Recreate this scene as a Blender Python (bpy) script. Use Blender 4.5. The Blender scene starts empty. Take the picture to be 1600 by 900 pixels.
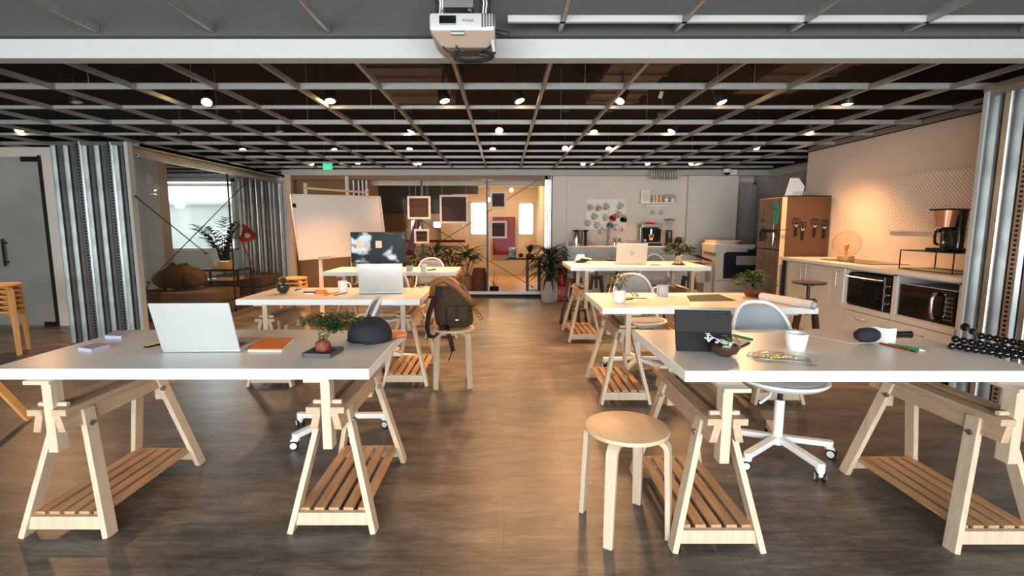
import bpy, bmesh, math, random
from mathutils import Vector, Matrix
random.seed(7)
PI = math.pi
SC = bpy.context.scene
COL = SC.collection

# ---------------------------------------------------------------- camera, world, big lights, exposure
FPX, CXP, CYP, HC = 785.0, 787.0, 450.0, 1.30
TH = math.atan(100 / 785)
cam = bpy.data.cameras.new('camera')
cam.sensor_width = 36; cam.lens = FPX / 1600 * 36; cam.shift_x = 13 / 1600
cam.clip_start = 0.05; cam.clip_end = 200
camo = bpy.data.objects.new('camera', cam); COL.objects.link(camo)
camo.location = (0, 0, HC); camo.rotation_euler = (PI / 2 - TH, 0, 0)
SC.camera = camo
w = bpy.data.worlds.new('world'); SC.world = w; w.use_nodes = True
w.node_tree.nodes['Background'].inputs[0].default_value = (.86, .94, 1, 1)
w.node_tree.nodes['Background'].inputs[1].default_value = 2.4
SC.view_settings.view_transform = 'Standard'; SC.view_settings.look = 'None'
SC.view_settings.gamma = 1; SC.view_settings.use_curve_mapping = False
SC.view_settings.exposure = 0.62
SC.cycles.max_bounces = 6; SC.cycles.diffuse_bounces = 3; SC.cycles.glossy_bounces = 3
SC.cycles.transparent_max_bounces = 10; SC.cycles.transmission_bounces = 4
SC.cycles.caustics_reflective = False; SC.cycles.caustics_refractive = False
SC.cycles.sample_clamp_indirect = 4; SC.cycles.use_denoising = True

def area(name, loc, rot, sx, sy, power, color):
    l = bpy.data.lights.new(name, 'AREA'); l.shape = 'RECTANGLE'; l.size = sx; l.size_y = sy
    l.energy = power; l.color = color
    o = bpy.data.objects.new(name, l); COL.objects.link(o); o.location = loc; o.rotation_euler = rot
    return o
# daylight through an assumed, unseen window behind the camera, and lounge and hall windows
area('daylight_front_assumed', (-.5, -3.15, 1.25), (PI / 2, 0, 0), 7.4, 2.1, 440, (.93, .97, 1))  # added front light, its window unseen and assumed
area('daylight_lounge', (-5.9, 11.2, 2.9), (-1.05, 0, 0), 2.4, 1.3, 260, (.84, .95, 1))
area('daylight_hall', (-.8, 14.2, 2.6), (-1.1, 0, 0), 3.2, 1.0, 120, (.95, .97, 1))

# ---------------------------------------------------------------- pixel of the photo -> place in the room
def ray(px, py):
    u = (px - CXP) / FPX; v = (py - CYP) / FPX; c, s = math.cos(TH), math.sin(TH)
    return (u, c - v * s, -s - v * c)
def PZ(px, py, z):
    r = ray(px, py); t = (z - HC) / r[2]; return Vector((r[0] * t, r[1] * t, z))
def PY(px, py, D):
    r = ray(px, py); t = D / r[1]; return Vector((r[0] * t, D, HC + r[2] * t))
def PX(px, py, X):
    r = ray(px, py); t = X / r[0]; return Vector((X, r[1] * t, HC + r[2] * t))

# ---------------------------------------------------------------- materials
MATS = {}
def mat(name, col, rough=.5, metal=0, spec=.5, noise=None, bump=0, emit=None, coat=0, sheen=0, trans=0):
    """noise = (scale xyz, second colour, amount)"""
    if name in MATS: return MATS[name]
    m = bpy.data.materials.new(name); m.use_nodes = True; nt = m.node_tree; b = nt.nodes['Principled BSDF']
    b.inputs['Base Color'].default_value = (*col, 1); b.inputs['Roughness'].default_value = rough
    b.inputs['Metallic'].default_value = metal; b.inputs['Specular IOR Level'].default_value = spec
    if coat: b.inputs['Coat Weight'].default_value = coat; b.inputs['Coat Roughness'].default_value = .08
    if sheen: b.inputs['Sheen Weight'].default_value = sheen
    if rough >= .7: b.inputs['Specular IOR Level'].default_value = .2
    if trans: b.inputs['Transmission Weight'].default_value = trans; b.inputs['IOR'].default_value = 1.3
    if emit: b.inputs['Emission Color'].default_value = (*emit[0], 1); b.inputs['Emission Strength'].default_value = emit[1]
    if noise is None: noise = ((30, 30, 30), tuple(c * .9 for c in col), .5)
    if noise:
        tc = nt.nodes.new('ShaderNodeTexCoord'); mp = nt.nodes.new('ShaderNodeMapping'); mp.inputs['Scale'].default_value = noise[0]
        n = nt.nodes.new('ShaderNodeTexNoise'); n.inputs['Scale'].default_value = 1; n.inputs['Detail'].default_value = 5
        mx = nt.nodes.new('ShaderNodeMix'); mx.data_type = 'RGBA'
        mr = nt.nodes.new('ShaderNodeMapRange'); mr.inputs[1].default_value = .3; mr.inputs[2].default_value = .7; mr.inputs[4].default_value = noise[2]
        L = nt.links.new
        L(tc.outputs['Object'], mp.inputs[0]); L(mp.outputs[0], n.inputs['Vector']); L(n.outputs[0], mr.inputs[0]); L(mr.outputs[0], mx.inputs[0])
        mx.inputs[6].default_value = (*col, 1); mx.inputs[7].default_value = (*noise[1], 1); L(mx.outputs[2], b.inputs['Base Color'])
        if bump:
            bp = nt.nodes.new('ShaderNodeBump'); bp.inputs['Strength'].default_value = bump; bp.inputs['Distance'].default_value = .01
            L(n.outputs[0], bp.inputs['Height']); L(bp.outputs[0], b.inputs['Normal'])
    MATS[name] = m; return m
def glassmat(name, tint=(1, 1, 1), refl=.08, rough=.02):
    m = bpy.data.materials.new(name); m.use_nodes = True; nt = m.node_tree; nt.nodes.clear()
    o = nt.nodes.new('ShaderNodeOutputMaterial'); mx = nt.nodes.new('ShaderNodeMixShader'); t = nt.nodes.new('ShaderNodeBsdfTransparent')
    g = nt.nodes.new('ShaderNodeBsdfGlossy'); lw0 = nt.nodes.new('ShaderNodeLayerWeight'); lw0.inputs[0].default_value = .5; lw = nt.nodes.new('ShaderNodeMath'); lw.operation = 'POWER'; lw.inputs[1].default_value = 5; nt.links.new(lw0.outputs[1], lw.inputs[0])
    t.inputs[0].default_value = (*tint, 1); g.inputs['Roughness'].default_value = rough
    ad = nt.nodes.new('ShaderNodeMath'); ad.operation = 'ADD'; ad.inputs[1].default_value = refl; ad.use_clamp = True
    L = nt.links.new; L(lw.outputs[0], ad.inputs[0]); L(ad.outputs[0], mx.inputs[0]); L(t.outputs[0], mx.inputs[1]); L(g.outputs[0], mx.inputs[2]); L(mx.outputs[0], o.inputs[0])
    MATS[name] = m; return m
M = dict(
    laminate=mat('laminate', (.84, .845, .82), .30, spec=.5, noise=((6, 6, 6), (.83, .835, .80), .6)),
    birch=mat('birch', (.60, .47, .345), .5, noise=((60, 60, 5), (.47, .35, .24), .8)),
    birchy=mat('birch_rail', (.52, .36, .235), .5, noise=((60, 5, 60), (.36, .23, .14), .85)),
    slat=mat('pine_slat', (.50, .30, .155), .5, noise=((50, 4, 50), (.34, .175, .075), .85)),
    seatwood=mat('seat_veneer', (.66, .47, .30), .4, noise=((60, 6, 6), (.56, .38, .23), .8)),
    honey=mat('honey_wood', (.70, .36, .12), .4, noise=((30, 30, 6), (.58, .27, .08), .8)),
    darkwood=mat('dark_wood', (.035, .02, .013), .4, noise=((40, 40, 6), (.06, .032, .02), .7)),
    white=mat('white_plastic', (.82, .82, .80), .35),
    silver=mat('silver_lid', (.42, .43, .42), .35, .1), whitemetal=mat('white_metal', (.80, .80, .79), .35),
    paper=mat('paper', (.85, .80, .76), .8),
    black=mat('black_plastic', (.010, .010, .011), .55, spec=.25),
    blackmetal=mat('black_metal', (.015, .014, .013), .4),
    projwhite=mat('projector_shell', (.40, .395, .38), .4), projlow_warmlit=mat('projector_underside_warmlit', (.34, .25, .19), .35), gloss=mat('black_gloss', (.006, .006, .007), .08, spec=.6, noise=False),  # underside brown paints in the warm, dim light on the downward-facing shell
    chrome=mat('chrome', (.75, .74, .72), .15, 1),
    alu=mat('aluminium', (.55, .55, .54), .42, .3),
    darksteel=mat('dark_steel', (.30, .29, .28), .35, .9),
    greyfab=mat('grey_fabric', (.36, .39, .42), .9, noise=((300, 300, 300), (.26, .28, .31), .9), bump=.2),
    brownfab=mat('brown_upholstery', (.16, .105, .075), .9, noise=((200, 200, 200), (.11, .07, .05), .9), bump=.2),
    greysofa=mat('grey_upholstery', (.10, .085, .075), .9, noise=((200, 200, 200), (.07, .06, .05), .9), bump=.2),
    kwall=mat('kitchen_wall_paint', (.74, .62, .52), .85, noise=((3, 3, 3), (.71, .59, .49), .6)), wall=mat('white_wall', (.68, .63, .565), .85, noise=((3, 3, 3), (.64, .59, .53), .6)),
    greywall=mat('grey_wall', (.36, .335, .31), .8, noise=((3, 3, 3), (.33, .31, .29), .6)),
    plaster=mat('hall_plaster', (.62, .50, .36), .8),
    beam=mat('beam_paint', (.42, .42, .41), .6),
    headwood=mat('header_wood', (.22, .11, .05), .5, noise=((4, 60, 60), (.14, .07, .03), .8)),
    bulk=mat('bulkhead_grey', (.068, .067, .063), .8, noise=((30, 30, 30), (.056, .056, .052), .7)),
    slab=mat('dark_ceiling', (.010, .008, .007), .9, noise=((1.5, 1.5, 1.5), (.024, .016, .010), .9)),
    duct=mat('duct_brown', (.07, .042, .024), .6, noise=((2, 60, 2), (.045, .028, .016), .8)),
    leaf=mat('leaf_green', (.045, .11, .035), .45, noise=((40, 40, 40), (.02, .05, .02), .8)),
    leafl=mat('leaf_light', (.12, .20, .05), .45, noise=((40, 40, 40), (.06, .12, .03), .8)),
    leafd=mat('leaf_dark', (.014, .032, .018), .7, noise=((40, 40, 40), (.01, .025, .015), .8)),
    stem=mat('plant_stem', (.12, .085, .04), .7),
    soil=mat('soil', (.10, .045, .02), .95, noise=((80, 80, 80), (.03, .015, .01), .9), bump=.6),
    concrete=mat('pot_grey', (.45, .42, .38), .8, noise=((25, 25, 25), (.38, .35, .32), .8)),
    red=mat('red_paint', (.55, .02, .015), .35),
    redwall=mat('red_panel', (.17, .006, .004), .7),
    canvas=mat('brown_canvas', (.060, .036, .020), .85, noise=((60, 60, 60), (.055, .033, .017), .9), bump=.5),
    leather=mat('tan_leather', (.21, .075, .018), .55, noise=((30, 30, 30), (.22, .09, .02), .9), bump=.3),
    bagbrown=mat('duffel_canvas', (.13, .07, .03), .8, noise=((9, 9, 9), (.05, .028, .015), .95), bump=.4), strap=mat('dark_strap', (.03, .014, .009), .7),
    denim=mat('cap_denim', (.016, .018, .022), .85, noise=((250, 250, 250), (.03, .032, .04), .8), bump=.3),
    orange=mat('orange_card', (.85, .20, .02), .5),
    greennote=mat('green_note', (.02, .28, .16), .7),
    lavender=mat('lavender_pad', (.46, .43, .56), .7), paleblue=mat('pale_blue_pad', (.42, .49, .60), .7),
    greenpen=mat('green_pen', (.01, .25, .07), .35), yellow=mat('yellow_paint', (.75, .55, .12), .4),
    greenmat=mat('green_mat', (.055, .085, .05), .7),
    fridgeside=mat('fridge_side', (.088, .040, .017), .45, noise=((12, 12, 12), (.07, .032, .013), .6)),
    cream=mat('cream_plastic', (.62, .55, .46), .5), darkblue=mat('dark_blue_plastic', (.006, .010, .022), .5, spec=.3),
    taupe=mat('taupe_canvas', (.075, .045, .04), .9, noise=((300, 20, 300), (.06, .035, .03), .8)),
    framewhite=mat('frame_pale', (.75, .62, .54), .6),
    cabinet=mat('cabinet_white', (.70, .66, .60), .4), cabinet2=mat('cabinet_grey', (.60, .60, .58), .45),
    traygrey=mat('tray_grey', (.09, .09, .09), .7), bay=mat('bay_grey', (.42, .42, .41), .5),
    ceramic=mat('ceramic_white', (.82, .83, .80), .2), mugcream=mat('mug_cream', (.62, .57, .50), .3), mugpeach=mat('mug_peach', (.70, .42, .26), .3),
    mugred=mat('mug_red', (.45, .01, .01), .25), mugblue=mat('mug_blue', (.05, .15, .22), .3),
    copper=mat('copper', (.65, .30, .18), .3, .8),
    sign=mat('sign_green', (.01, .30, .16), .5, emit=((.02, .8, .45), .6)),
    lamp=mat('lamp_lens', (1, .8, .5), .5, emit=((1, .62, .26), 28), noise=False),
    frost=mat('frosted_glass', (.36, .355, .32), .3, spec=.5, noise=((1.2, 1.2, 1.6), (.24, .24, .22), .9)),
    rattan=mat('woven_brown', (.22, .06, .02), .6, noise=((60, 60, 60), (.10, .02, .008), .95), bump=.8),
    hallfloor=mat('hall_floor', (.62, .36, .14), .35),
    brick=mat('stair_wood', (.24, .14, .07), .7, noise=((3, 3, 3), (.18, .10, .05), .7)),
    gravel=mat('gravel', (.60, .45, .30), .9, noise=((120, 120, 120), (.30, .18, .10), .95), bump=.8),
    screenblack=mat('screen_black', (.006, .007, .009), .1, spec=.6, noise=False),
    facade=mat('facade', (.45, .50, .50), .9), stripe=None, fridgefront=mat('fridge_front', (.30, .20, .13), .28, .7, noise=((6, 20, 3), (.14, .09, .06), .9)), amber=mat('amber_glass', (.75, .38, .08), .15, trans=.3),
)
M['glass'] = glassmat('clear_glass', (.96, .97, .96), .002)
M['bowl'] = glassmat('bowl_glass', (.97, .98, .98), .02)
M['globe'] = glassmat('globe_glass', (.98, .95, .90), .02)
M['foil'] = glassmat('clear_film', (.96, .97, .97), .06, .15)
def steelmat():
    m = mat('galvanised', (.52, .54, .54), .38, 1, noise=((5, 5, 5), (.36, .37, .37), .9)); return m
M['steel'] = steelmat()
M['gridcross_daylit'] = mat('grid_crossbar_daylit', (.42, .42, .405), .5, .2, noise=((20, 20, 20), (.33, .33, .32), .7))  # paler copy of the grid metal, daylight on the crossbar fronts put into the colour
M['gridmetal'] = mat('grid_metal', (.36, .355, .34), .42, .5, noise=((20, 20, 20), (.22, .215, .20), .7))
def punched():
    m = mat('galvanised_punched', (.52, .54, .54), .28, 1, noise=((14, 14, 3), (.45, .45, .45), .8)); nt = m.node_tree; L = nt.links.new
    b = nt.nodes['Principled BSDF']; tc = nt.nodes.new('ShaderNodeTexCoord'); sp = nt.nodes.new('ShaderNodeSeparateXYZ'); L(tc.outputs['Object'], sp.inputs[0])
    def mth(op, a, v=None):
        n = nt.nodes.new('ShaderNodeMath'); n.operation = op; L(a, n.inputs[0])
        if v is not None: n.inputs[1].default_value = v
        return n.outputs[0]
    f = mth('LESS_THAN', mth('FRACT', mth('MULTIPLY', sp.outputs[2], 32)), .5)
    g = mth('LESS_THAN', mth('ABSOLUTE', sp.outputs[0]), .011)
    k = nt.nodes.new('ShaderNodeMath'); k.operation = 'MULTIPLY'; L(f, k.inputs[0]); L(g, k.inputs[1])
    mx = nt.nodes.new('ShaderNodeMix'); mx.data_type = 'RGBA'; L(k.outputs[0], mx.inputs[0])
    src = b.inputs['Base Color'].links[0].from_socket; L(src, mx.inputs[6]); mx.inputs[7].default_value = (.03, .03, .03, 1); L(mx.outputs[2], b.inputs['Base Color'])
    return m
M['punched'] = punched()
def floormat():
    m = bpy.data.materials.new('vinyl_floor'); m.use_nodes = True; nt = m.node_tree; b = nt.nodes['Principled BSDF']; L = nt.links.new
    tc = nt.nodes.new('ShaderNodeTexCoord')
    def nz(scale, det, rough=.6):
        mp = nt.nodes.new('ShaderNodeMapping'); mp.inputs['Scale'].default_value = scale; L(tc.outputs['Object'], mp.inputs[0])
        n = nt.nodes.new('ShaderNodeTexNoise'); n.inputs['Scale'].default_value = 1; n.inputs['Detail'].default_value = det; n.inputs['Roughness'].default_value = rough
        L(mp.outputs[0], n.inputs['Vector']); return n.outputs[0]
    n1 = nz((2.2, 8, 1), 12, .78); n2 = nz((.9, 1.6, 1), 6, .6); n3 = nz((8, 55, 1), 6, .7)
    cr = nt.nodes.new('ShaderNodeValToRGB'); L(n1, cr.inputs[0]); e = cr.color_ramp.elements
    e[0].position = .36; e[0].color = (.048, .043, .040, 1); e[1].position = .66; e[1].color = (.235, .207, .182, 1)
    x = e.new(.5); x.color = (.128, .110, .096, 1)
    cr2 = nt.nodes.new('ShaderNodeValToRGB'); L(n2, cr2.inputs[0]); e = cr2.color_ramp.elements
    e[0].position = .38; e[0].color = (.72, .80, .86, 1); e[1].position = .62; e[1].color = (1.14, 1.02, .92, 1)
    mu = nt.nodes.new('ShaderNodeMix'); mu.data_type = 'RGBA'; mu.blend_type = 'MULTIPLY'; mu.inputs[0].default_value = 1; L(cr.outputs[0], mu.inputs[6]); L(cr2.outputs[0], mu.inputs[7])
    cr3 = nt.nodes.new('ShaderNodeValToRGB'); L(n3, cr3.inputs[0]); e = cr3.color_ramp.elements
    e[0].position = .38; e[0].color = (.68, .68, .68, 1); e[1].position = .6; e[1].color = (1.05, 1.05, 1.05, 1)
    mu2 = nt.nodes.new('ShaderNodeMix'); mu2.data_type = 'RGBA'; mu2.blend_type = 'MULTIPLY'; mu2.inputs[0].default_value = 1; L(mu.outputs[2], mu2.inputs[6]); L(cr3.outputs[0], mu2.inputs[7])
    br = nt.nodes.new('ShaderNodeTexBrick'); L(tc.outputs['Object'], br.inputs['Vector']); br.inputs['Scale'].default_value = 1
    br.inputs['Brick Width'].default_value = .62; br.inputs['Row Height'].default_value = .62; br.inputs['Mortar Size'].default_value = .0016; br.offset = .5
    br.inputs['Color1'].default_value = (1, 1, 1, 1); br.inputs['Color2'].default_value = (.93, .93, .93, 1); br.inputs['Mortar'].default_value = (.45, .45, .45, 1)
    mu3 = nt.nodes.new('ShaderNodeMix'); mu3.data_type = 'RGBA'; mu3.blend_type = 'MULTIPLY'; mu3.inputs[0].default_value = 1; L(mu2.outputs[2], mu3.inputs[6]); L(br.outputs[0], mu3.inputs[7])
    L(mu3.outputs[2], b.inputs['Base Color']); b.inputs['Roughness'].default_value = .38; b.inputs['Specular IOR Level'].default_value = .45
    bp = nt.nodes.new('ShaderNodeBump'); bp.inputs['Strength'].default_value = .12; bp.inputs['Distance'].default_value = .004; L(n3, bp.inputs['Height']); L(bp.outputs[0], b.inputs['Normal'])
    return m
M['floor'] = floormat()
def stripemat():
    m = mat('mug_striped', (.8, .8, .78), .25, noise=False); nt = m.node_tree; L = nt.links.new; b = nt.nodes['Principled BSDF']
    tc = nt.nodes.new('ShaderNodeTexCoord'); wv = nt.nodes.new('ShaderNodeTexWave'); wv.bands_direction = 'X'; wv.inputs['Scale'].default_value = 32
    cr = nt.nodes.new('ShaderNodeValToRGB'); cr.color_ramp.elements[0].position = .45; cr.color_ramp.elements[0].color = (.08, .14, .35, 1); cr.color_ramp.elements[1].position = .5; cr.color_ramp.elements[1].color = (.8, .78, .74, 1)
    L(tc.outputs['Object'], wv.inputs[0]); L(wv.outputs[0], cr.inputs[0]); L(cr.outputs[0], b.inputs['Base Color']); return m
M['stripe'] = stripemat()
def pegmat(name, pitch, base, ang):
    m = mat(name, base, .5, noise=False); nt = m.node_tree; L = nt.links.new; b = nt.nodes['Principled BSDF']
    tc = nt.nodes.new('ShaderNodeTexCoord'); sp = nt.nodes.new('ShaderNodeSeparateXYZ'); L(tc.outputs['Object'], sp.inputs[0])
    ax = sp.outputs[0] if not ang else sp.outputs[1]
    def mth(op, a, v=None, c=None):
        n = nt.nodes.new('ShaderNodeMath'); n.operation = op; L(a, n.inputs[0])
        if c is not None: L(c, n.inputs[1])
        elif v is not None: n.inputs[1].default_value = v
        return n.outputs[0]
    def dots(off):
        fx = mth('ABSOLUTE', mth('SUBTRACT', mth('FRACT', mth('ADD', mth('MULTIPLY', ax, 1 / pitch), off)), .5))
        fz = mth('ABSOLUTE', mth('SUBTRACT', mth('FRACT', mth('ADD', mth('MULTIPLY', sp.outputs[2], 1 / pitch), off)), .5))
        return mth('MULTIPLY', mth('LESS_THAN', fx, .12), None, mth('LESS_THAN', fz, .2))
    d = mth('MAXIMUM', dots(0.25), None, dots(.75))
    mx = nt.nodes.new('ShaderNodeMix'); mx.data_type = 'RGBA'; L(d, mx.inputs[0]); mx.inputs[6].default_value = (*base, 1); mx.inputs[7].default_value = (.30, .22, .16, 1)
    L(mx.outputs[2], b.inputs['Base Color']); return m
M['peg_y'] = pegmat('pegboard_side', .04, (.80, .70, .60), True)
M['peg_x'] = pegmat('pegboard_back', .045, (.90, .87, .82), False)
def painted_reflection_mat():  # glowing pale patches imitate the room's reflection in the glossy monitor screen
    m = bpy.data.materials.new('screen_painted_reflection'); m.use_nodes = True; nt = m.node_tree; L = nt.links.new; b = nt.nodes['Principled BSDF']
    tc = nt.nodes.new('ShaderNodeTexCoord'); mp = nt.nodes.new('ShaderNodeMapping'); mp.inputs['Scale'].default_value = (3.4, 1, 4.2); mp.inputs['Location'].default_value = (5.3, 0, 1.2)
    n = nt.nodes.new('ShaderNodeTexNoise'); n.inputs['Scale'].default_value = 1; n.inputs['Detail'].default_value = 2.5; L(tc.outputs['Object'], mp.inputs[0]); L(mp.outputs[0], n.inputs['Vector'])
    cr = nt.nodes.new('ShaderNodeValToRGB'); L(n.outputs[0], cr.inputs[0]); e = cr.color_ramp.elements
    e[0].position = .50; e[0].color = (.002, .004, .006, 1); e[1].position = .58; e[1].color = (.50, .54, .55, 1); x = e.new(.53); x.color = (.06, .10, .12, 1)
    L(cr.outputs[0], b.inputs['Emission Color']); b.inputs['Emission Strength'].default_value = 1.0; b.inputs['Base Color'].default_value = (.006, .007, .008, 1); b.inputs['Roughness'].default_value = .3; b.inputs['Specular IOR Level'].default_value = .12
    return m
M['screen'] = painted_reflection_mat()

# ---------------------------------------------------------------- mesh helpers
class B:
    """collects simple solids into one mesh"""
    def __init__(s): s.bm = bmesh.new()
    def box(s, c, d, rot=None, bev=0):
        r = bmesh.ops.create_cube(s.bm, size=1); vs = r['verts']
        mt = Matrix.Translation(Vector(c)) @ (rot.to_4x4() if rot else Matrix.Identity(4)) @ Matrix.Diagonal((d[0], d[1], d[2], 1))
        bmesh.ops.transform(s.bm, matrix=mt, verts=vs)
        if bev:
            es = list({e for v in vs for e in v.link_edges}); bmesh.ops.bevel(s.bm, geom=es, offset=bev, segments=2, affect='EDGES', profile=.6)
        return s
    def b2(s, x0, x1, y0, y1, z0, z1, bev=0):
        return s.box(((x0 + x1) / 2, (y0 + y1) / 2, (z0 + z1) / 2), (abs(x1 - x0), abs(y1 - y0), abs(z1 - z0)), None, bev)
    def bar(s, a, b, wx, wy, up=(0, 1, 0)):
        """rectangular bar from a to b; wx across, wy along 'up'"""
        a = Vector(a); b = Vector(b); z = (b - a).normalized(); u = Vector(up); x = u.cross(z)
        if x.length < 1e-4: x = Vector((1, 0, 0)).cross(z)
        x.normalize(); y = z.cross(x)
        R = Matrix((x, y, z)).transposed()
        return s.box((a + b) / 2, (wx, wy, (b - a).length), R)
    def cyl(s, a, b, r0, r1=None, n=16, cap=True):
        a = Vector(a); b = Vector(b); r1 = r0 if r1 is None else r1
        q = (b - a).to_track_quat('Z', 'Y').to_matrix()
        A = []; Bv = []
        for i in range(n):
            t = 2 * PI * i / n; d = q @ Vector((math.cos(t), math.sin(t), 0))
            A.append(s.bm.verts.new(a + d * r0)); Bv.append(s.bm.verts.new(b + d * r1))
        for i in range(n):
            j = (i + 1) % n; s.bm.faces.new((A[i], A[j], Bv[j], Bv[i]))
        if cap: s.bm.faces.new(A[::-1]); s.bm.faces.new(Bv)
        return s
    def tube(s, pts, r, n=8, closed=False, flat=None):
        """round tube (or elliptical: flat=(ra, rb) with ra along the local side)"""
        P = [Vector(p) for p in pts]; N = len(P); rings = []; prev = None
        for i, p in enumerate(P):
            if closed: t = P[(i + 1) % N] - P[i - 1]
            else: t = P[min(i + 1, N - 1)] - P[max(i - 1, 0)]
            t.normalize()
            if prev is None:
                a = Vector((0, 0, 1)) if abs(t.z) < .9 else Vector((0, 1, 0)); x = a.cross(t).normalized()
            else:
                x = prev - t * prev.dot(t); x.normalize()
            prev = x; y = t.cross(x); rr = r[i] if isinstance(r, (list, tuple)) else r
            ra, rb = (flat if flat else (rr, rr))
            rings.append([s.bm.verts.new(p + x * math.cos(2 * PI * k / n) * ra + y * math.sin(2 * PI * k / n) * rb) for k in range(n)])
        for i in range(N if closed else N - 1):
            A = rings[i]; C = rings[(i + 1) % N]
            for k in range(n):
                j = (k + 1) % n; s.bm.faces.new((A[k], A[j], C[j], C[k]))
        if not closed: s.bm.faces.new(rings[0][::-1]); s.bm.faces.new(rings[-1])
        return s
    def lathe(s, prof, c=(0, 0, 0), n=24, mtx=None):
        """prof = [(r, z)...]"""
        c = Vector(c); rings = []
        for r, z in prof:
            if r < 1e-5:
                p = Vector((0, 0, z)); p = (mtx @ p if mtx else p) + c; rings.append([s.bm.verts.new(p)])
            else:
                rg = []
                for i in range(n):
                    t = 2 * PI * i / n; p = Vector((r * math.cos(t), r * math.sin(t), z)); rg.append(s.bm.verts.new((mtx @ p if mtx else p) + c))
                rings.append(rg)
        for A, C in zip(rings, rings[1:]):
            if len(A) == 1 and len(C) == 1: continue
            for i in range(n):
                j = (i + 1) % n
                if len(A) == 1: s.bm.faces.new((A[0], C[j], C[i]))
                elif len(C) == 1: s.bm.faces.new((A[i], A[j], C[0]))
                else: s.bm.faces.new((A[i], A[j], C[j], C[i]))
        return s
    def prism(s, pts, d):
        """planar polygon pts (3D) pushed along vector d"""
        d = Vector(d); A = [s.bm.verts.new(Vector(p)) for p in pts]; C = [s.bm.verts.new(Vector(p) + d) for p in pts]; n = len(A)
        s.bm.faces.new(A[::-1]); s.bm.faces.new(C)
        for i in range(n):
            j = (i + 1) % n; s.bm.faces.new((A[i], A[j], C[j], C[i]))
        return s
    def loft(s, secs, n=20):
        """secs = [(cx, cy, z, rx, ry, power)] superellipse sections"""
        rings = []
        for cx, cy, z, rx, ry, p in secs:
            rg = []
            for i in range(n):
                t = 2 * PI * i / n; ct, st = math.cos(t), math.sin(t)
                rg.append(s.bm.verts.new((cx + rx * math.copysign(abs(ct) ** (2 / p), ct), cy + ry * math.copysign(abs(st) ** (2 / p), st), z)))
            rings.append(rg)
        for A, C in zip(rings, rings[1:]):
            for i in range(n):
                j = (i + 1) % n; s.bm.faces.new((A[i], A[j], C[j], C[i]))
        s.bm.faces.new(rings[0][::-1]); s.bm.faces.new(rings[-1]); return s
    def sphere(s, c, r, sc=(1, 1, 1), n=16):
        rr = bmesh.ops.create_uvsphere(s.bm, u_segments=n, v_segments=max(6, n // 2), radius=r)
        bmesh.ops.transform(s.bm, matrix=Matrix.Translation(Vector(c)) @ Matrix.Diagonal((*sc, 1)), verts=rr['verts']); return s
    def leaf(s, p, d, ln, wd, droop=.3, up=(0, 0, 1), seg=4):
        """blade from p along d, drooping"""
        p = Vector(p); d = Vector(d).normalized(); side = d.cross(Vector(up))
        if side.length < 1e-3: side = Vector((1, 0, 0))
        side.normalize(); L = []; q = p.copy(); dd = d.copy()
        for i in range(seg + 1):
            t = i / seg; ww = wd * math.sin(PI * (.12 + .86 * t)) ** .8 if i < seg else .0005
            nrm = side.cross(dd).normalized()
            L.append((s.bm.verts.new(q - side * ww / 2 + nrm * ww * .18), s.bm.verts.new(q), s.bm.verts.new(q + side * ww / 2 + nrm * ww * .18)))
            q = q + dd * (ln / seg); dd = (dd - Vector((0, 0, 1)) * droop / seg).normalized()
        for a, b in zip(L, L[1:]):
            s.bm.faces.new((a[0], a[1], b[1], b[0])); s.bm.faces.new((a[1], a[2], b[2], b[1]))
        return s
    def xf(s, mtx): bmesh.ops.transform(s.bm, matrix=mtx, verts=s.bm.verts[:]); return s

def mk(name, b, m, parent=None, smooth=None, bevel=0, sub=0, label=None):
    me = bpy.data.meshes.new(name); bmesh.ops.recalc_face_normals(b.bm, faces=b.bm.faces[:])
    b.bm.to_mesh(me); b.bm.free(); me.materials.append(M[m] if isinstance(m, str) else m)
    o = bpy.data.objects.new(name, me); COL.objects.link(o)
    if parent: o.parent = parent
    if smooth:
        for p in me.polygons: p.use_smooth = True
        if smooth != 'all':
            me.set_sharp_from_angle(angle=math.radians(40))
    if bevel:
        md = o.modifiers.new('bevel', 'BEVEL'); md.width = bevel; md.segments = 2; md.limit_method = 'ANGLE'
    if sub:
        md = o.modifiers.new('sub', 'SUBSURF'); md.levels = sub; md.render_levels = sub
    if label: o['label'] = label
    return o
def tag(o, label, cat, group=None, kind=None):
    o['label'] = label; o['category'] = cat
    if group: o['group'] = group
    if kind: o['kind'] = kind
    return o
def thing(name, label, cat, loc=(0, 0, 0), rz=0, group=None):
    o = bpy.data.objects.new(name, None); o.empty_display_size = .05; COL.objects.link(o); o.location = loc; o.rotation_euler = (0, 0, rz)
    return tag(o, label, cat, group)
def solo(name, b, m, label, cat, loc=None, rz=0, group=None, **k):
    o = mk(name, b, m, None, **k); 
    if loc is not None: o.location = loc
    o.rotation_euler = (0, 0, rz); return tag(o, label, cat, group)
def struct(name, b, m, **k):
    o = mk(name, b, m, None, **k); o['kind'] = 'structure'; return o
def dup(root, loc, rz, label, group=None, scale=None):
    def cp(o, par):
        c = o.copy(); COL.objects.link(c); c.parent = par
        for ch in list(o.children): cp(ch, c)
        return c
    r = cp(root, None); r.location = loc; r.rotation_euler = (root.rotation_euler[0], root.rotation_euler[1], rz); r['label'] = label
    if scale: r.scale = (scale,) * 3 if not isinstance(scale, tuple) else scale
    if group: r['group'] = group
    return r
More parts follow.
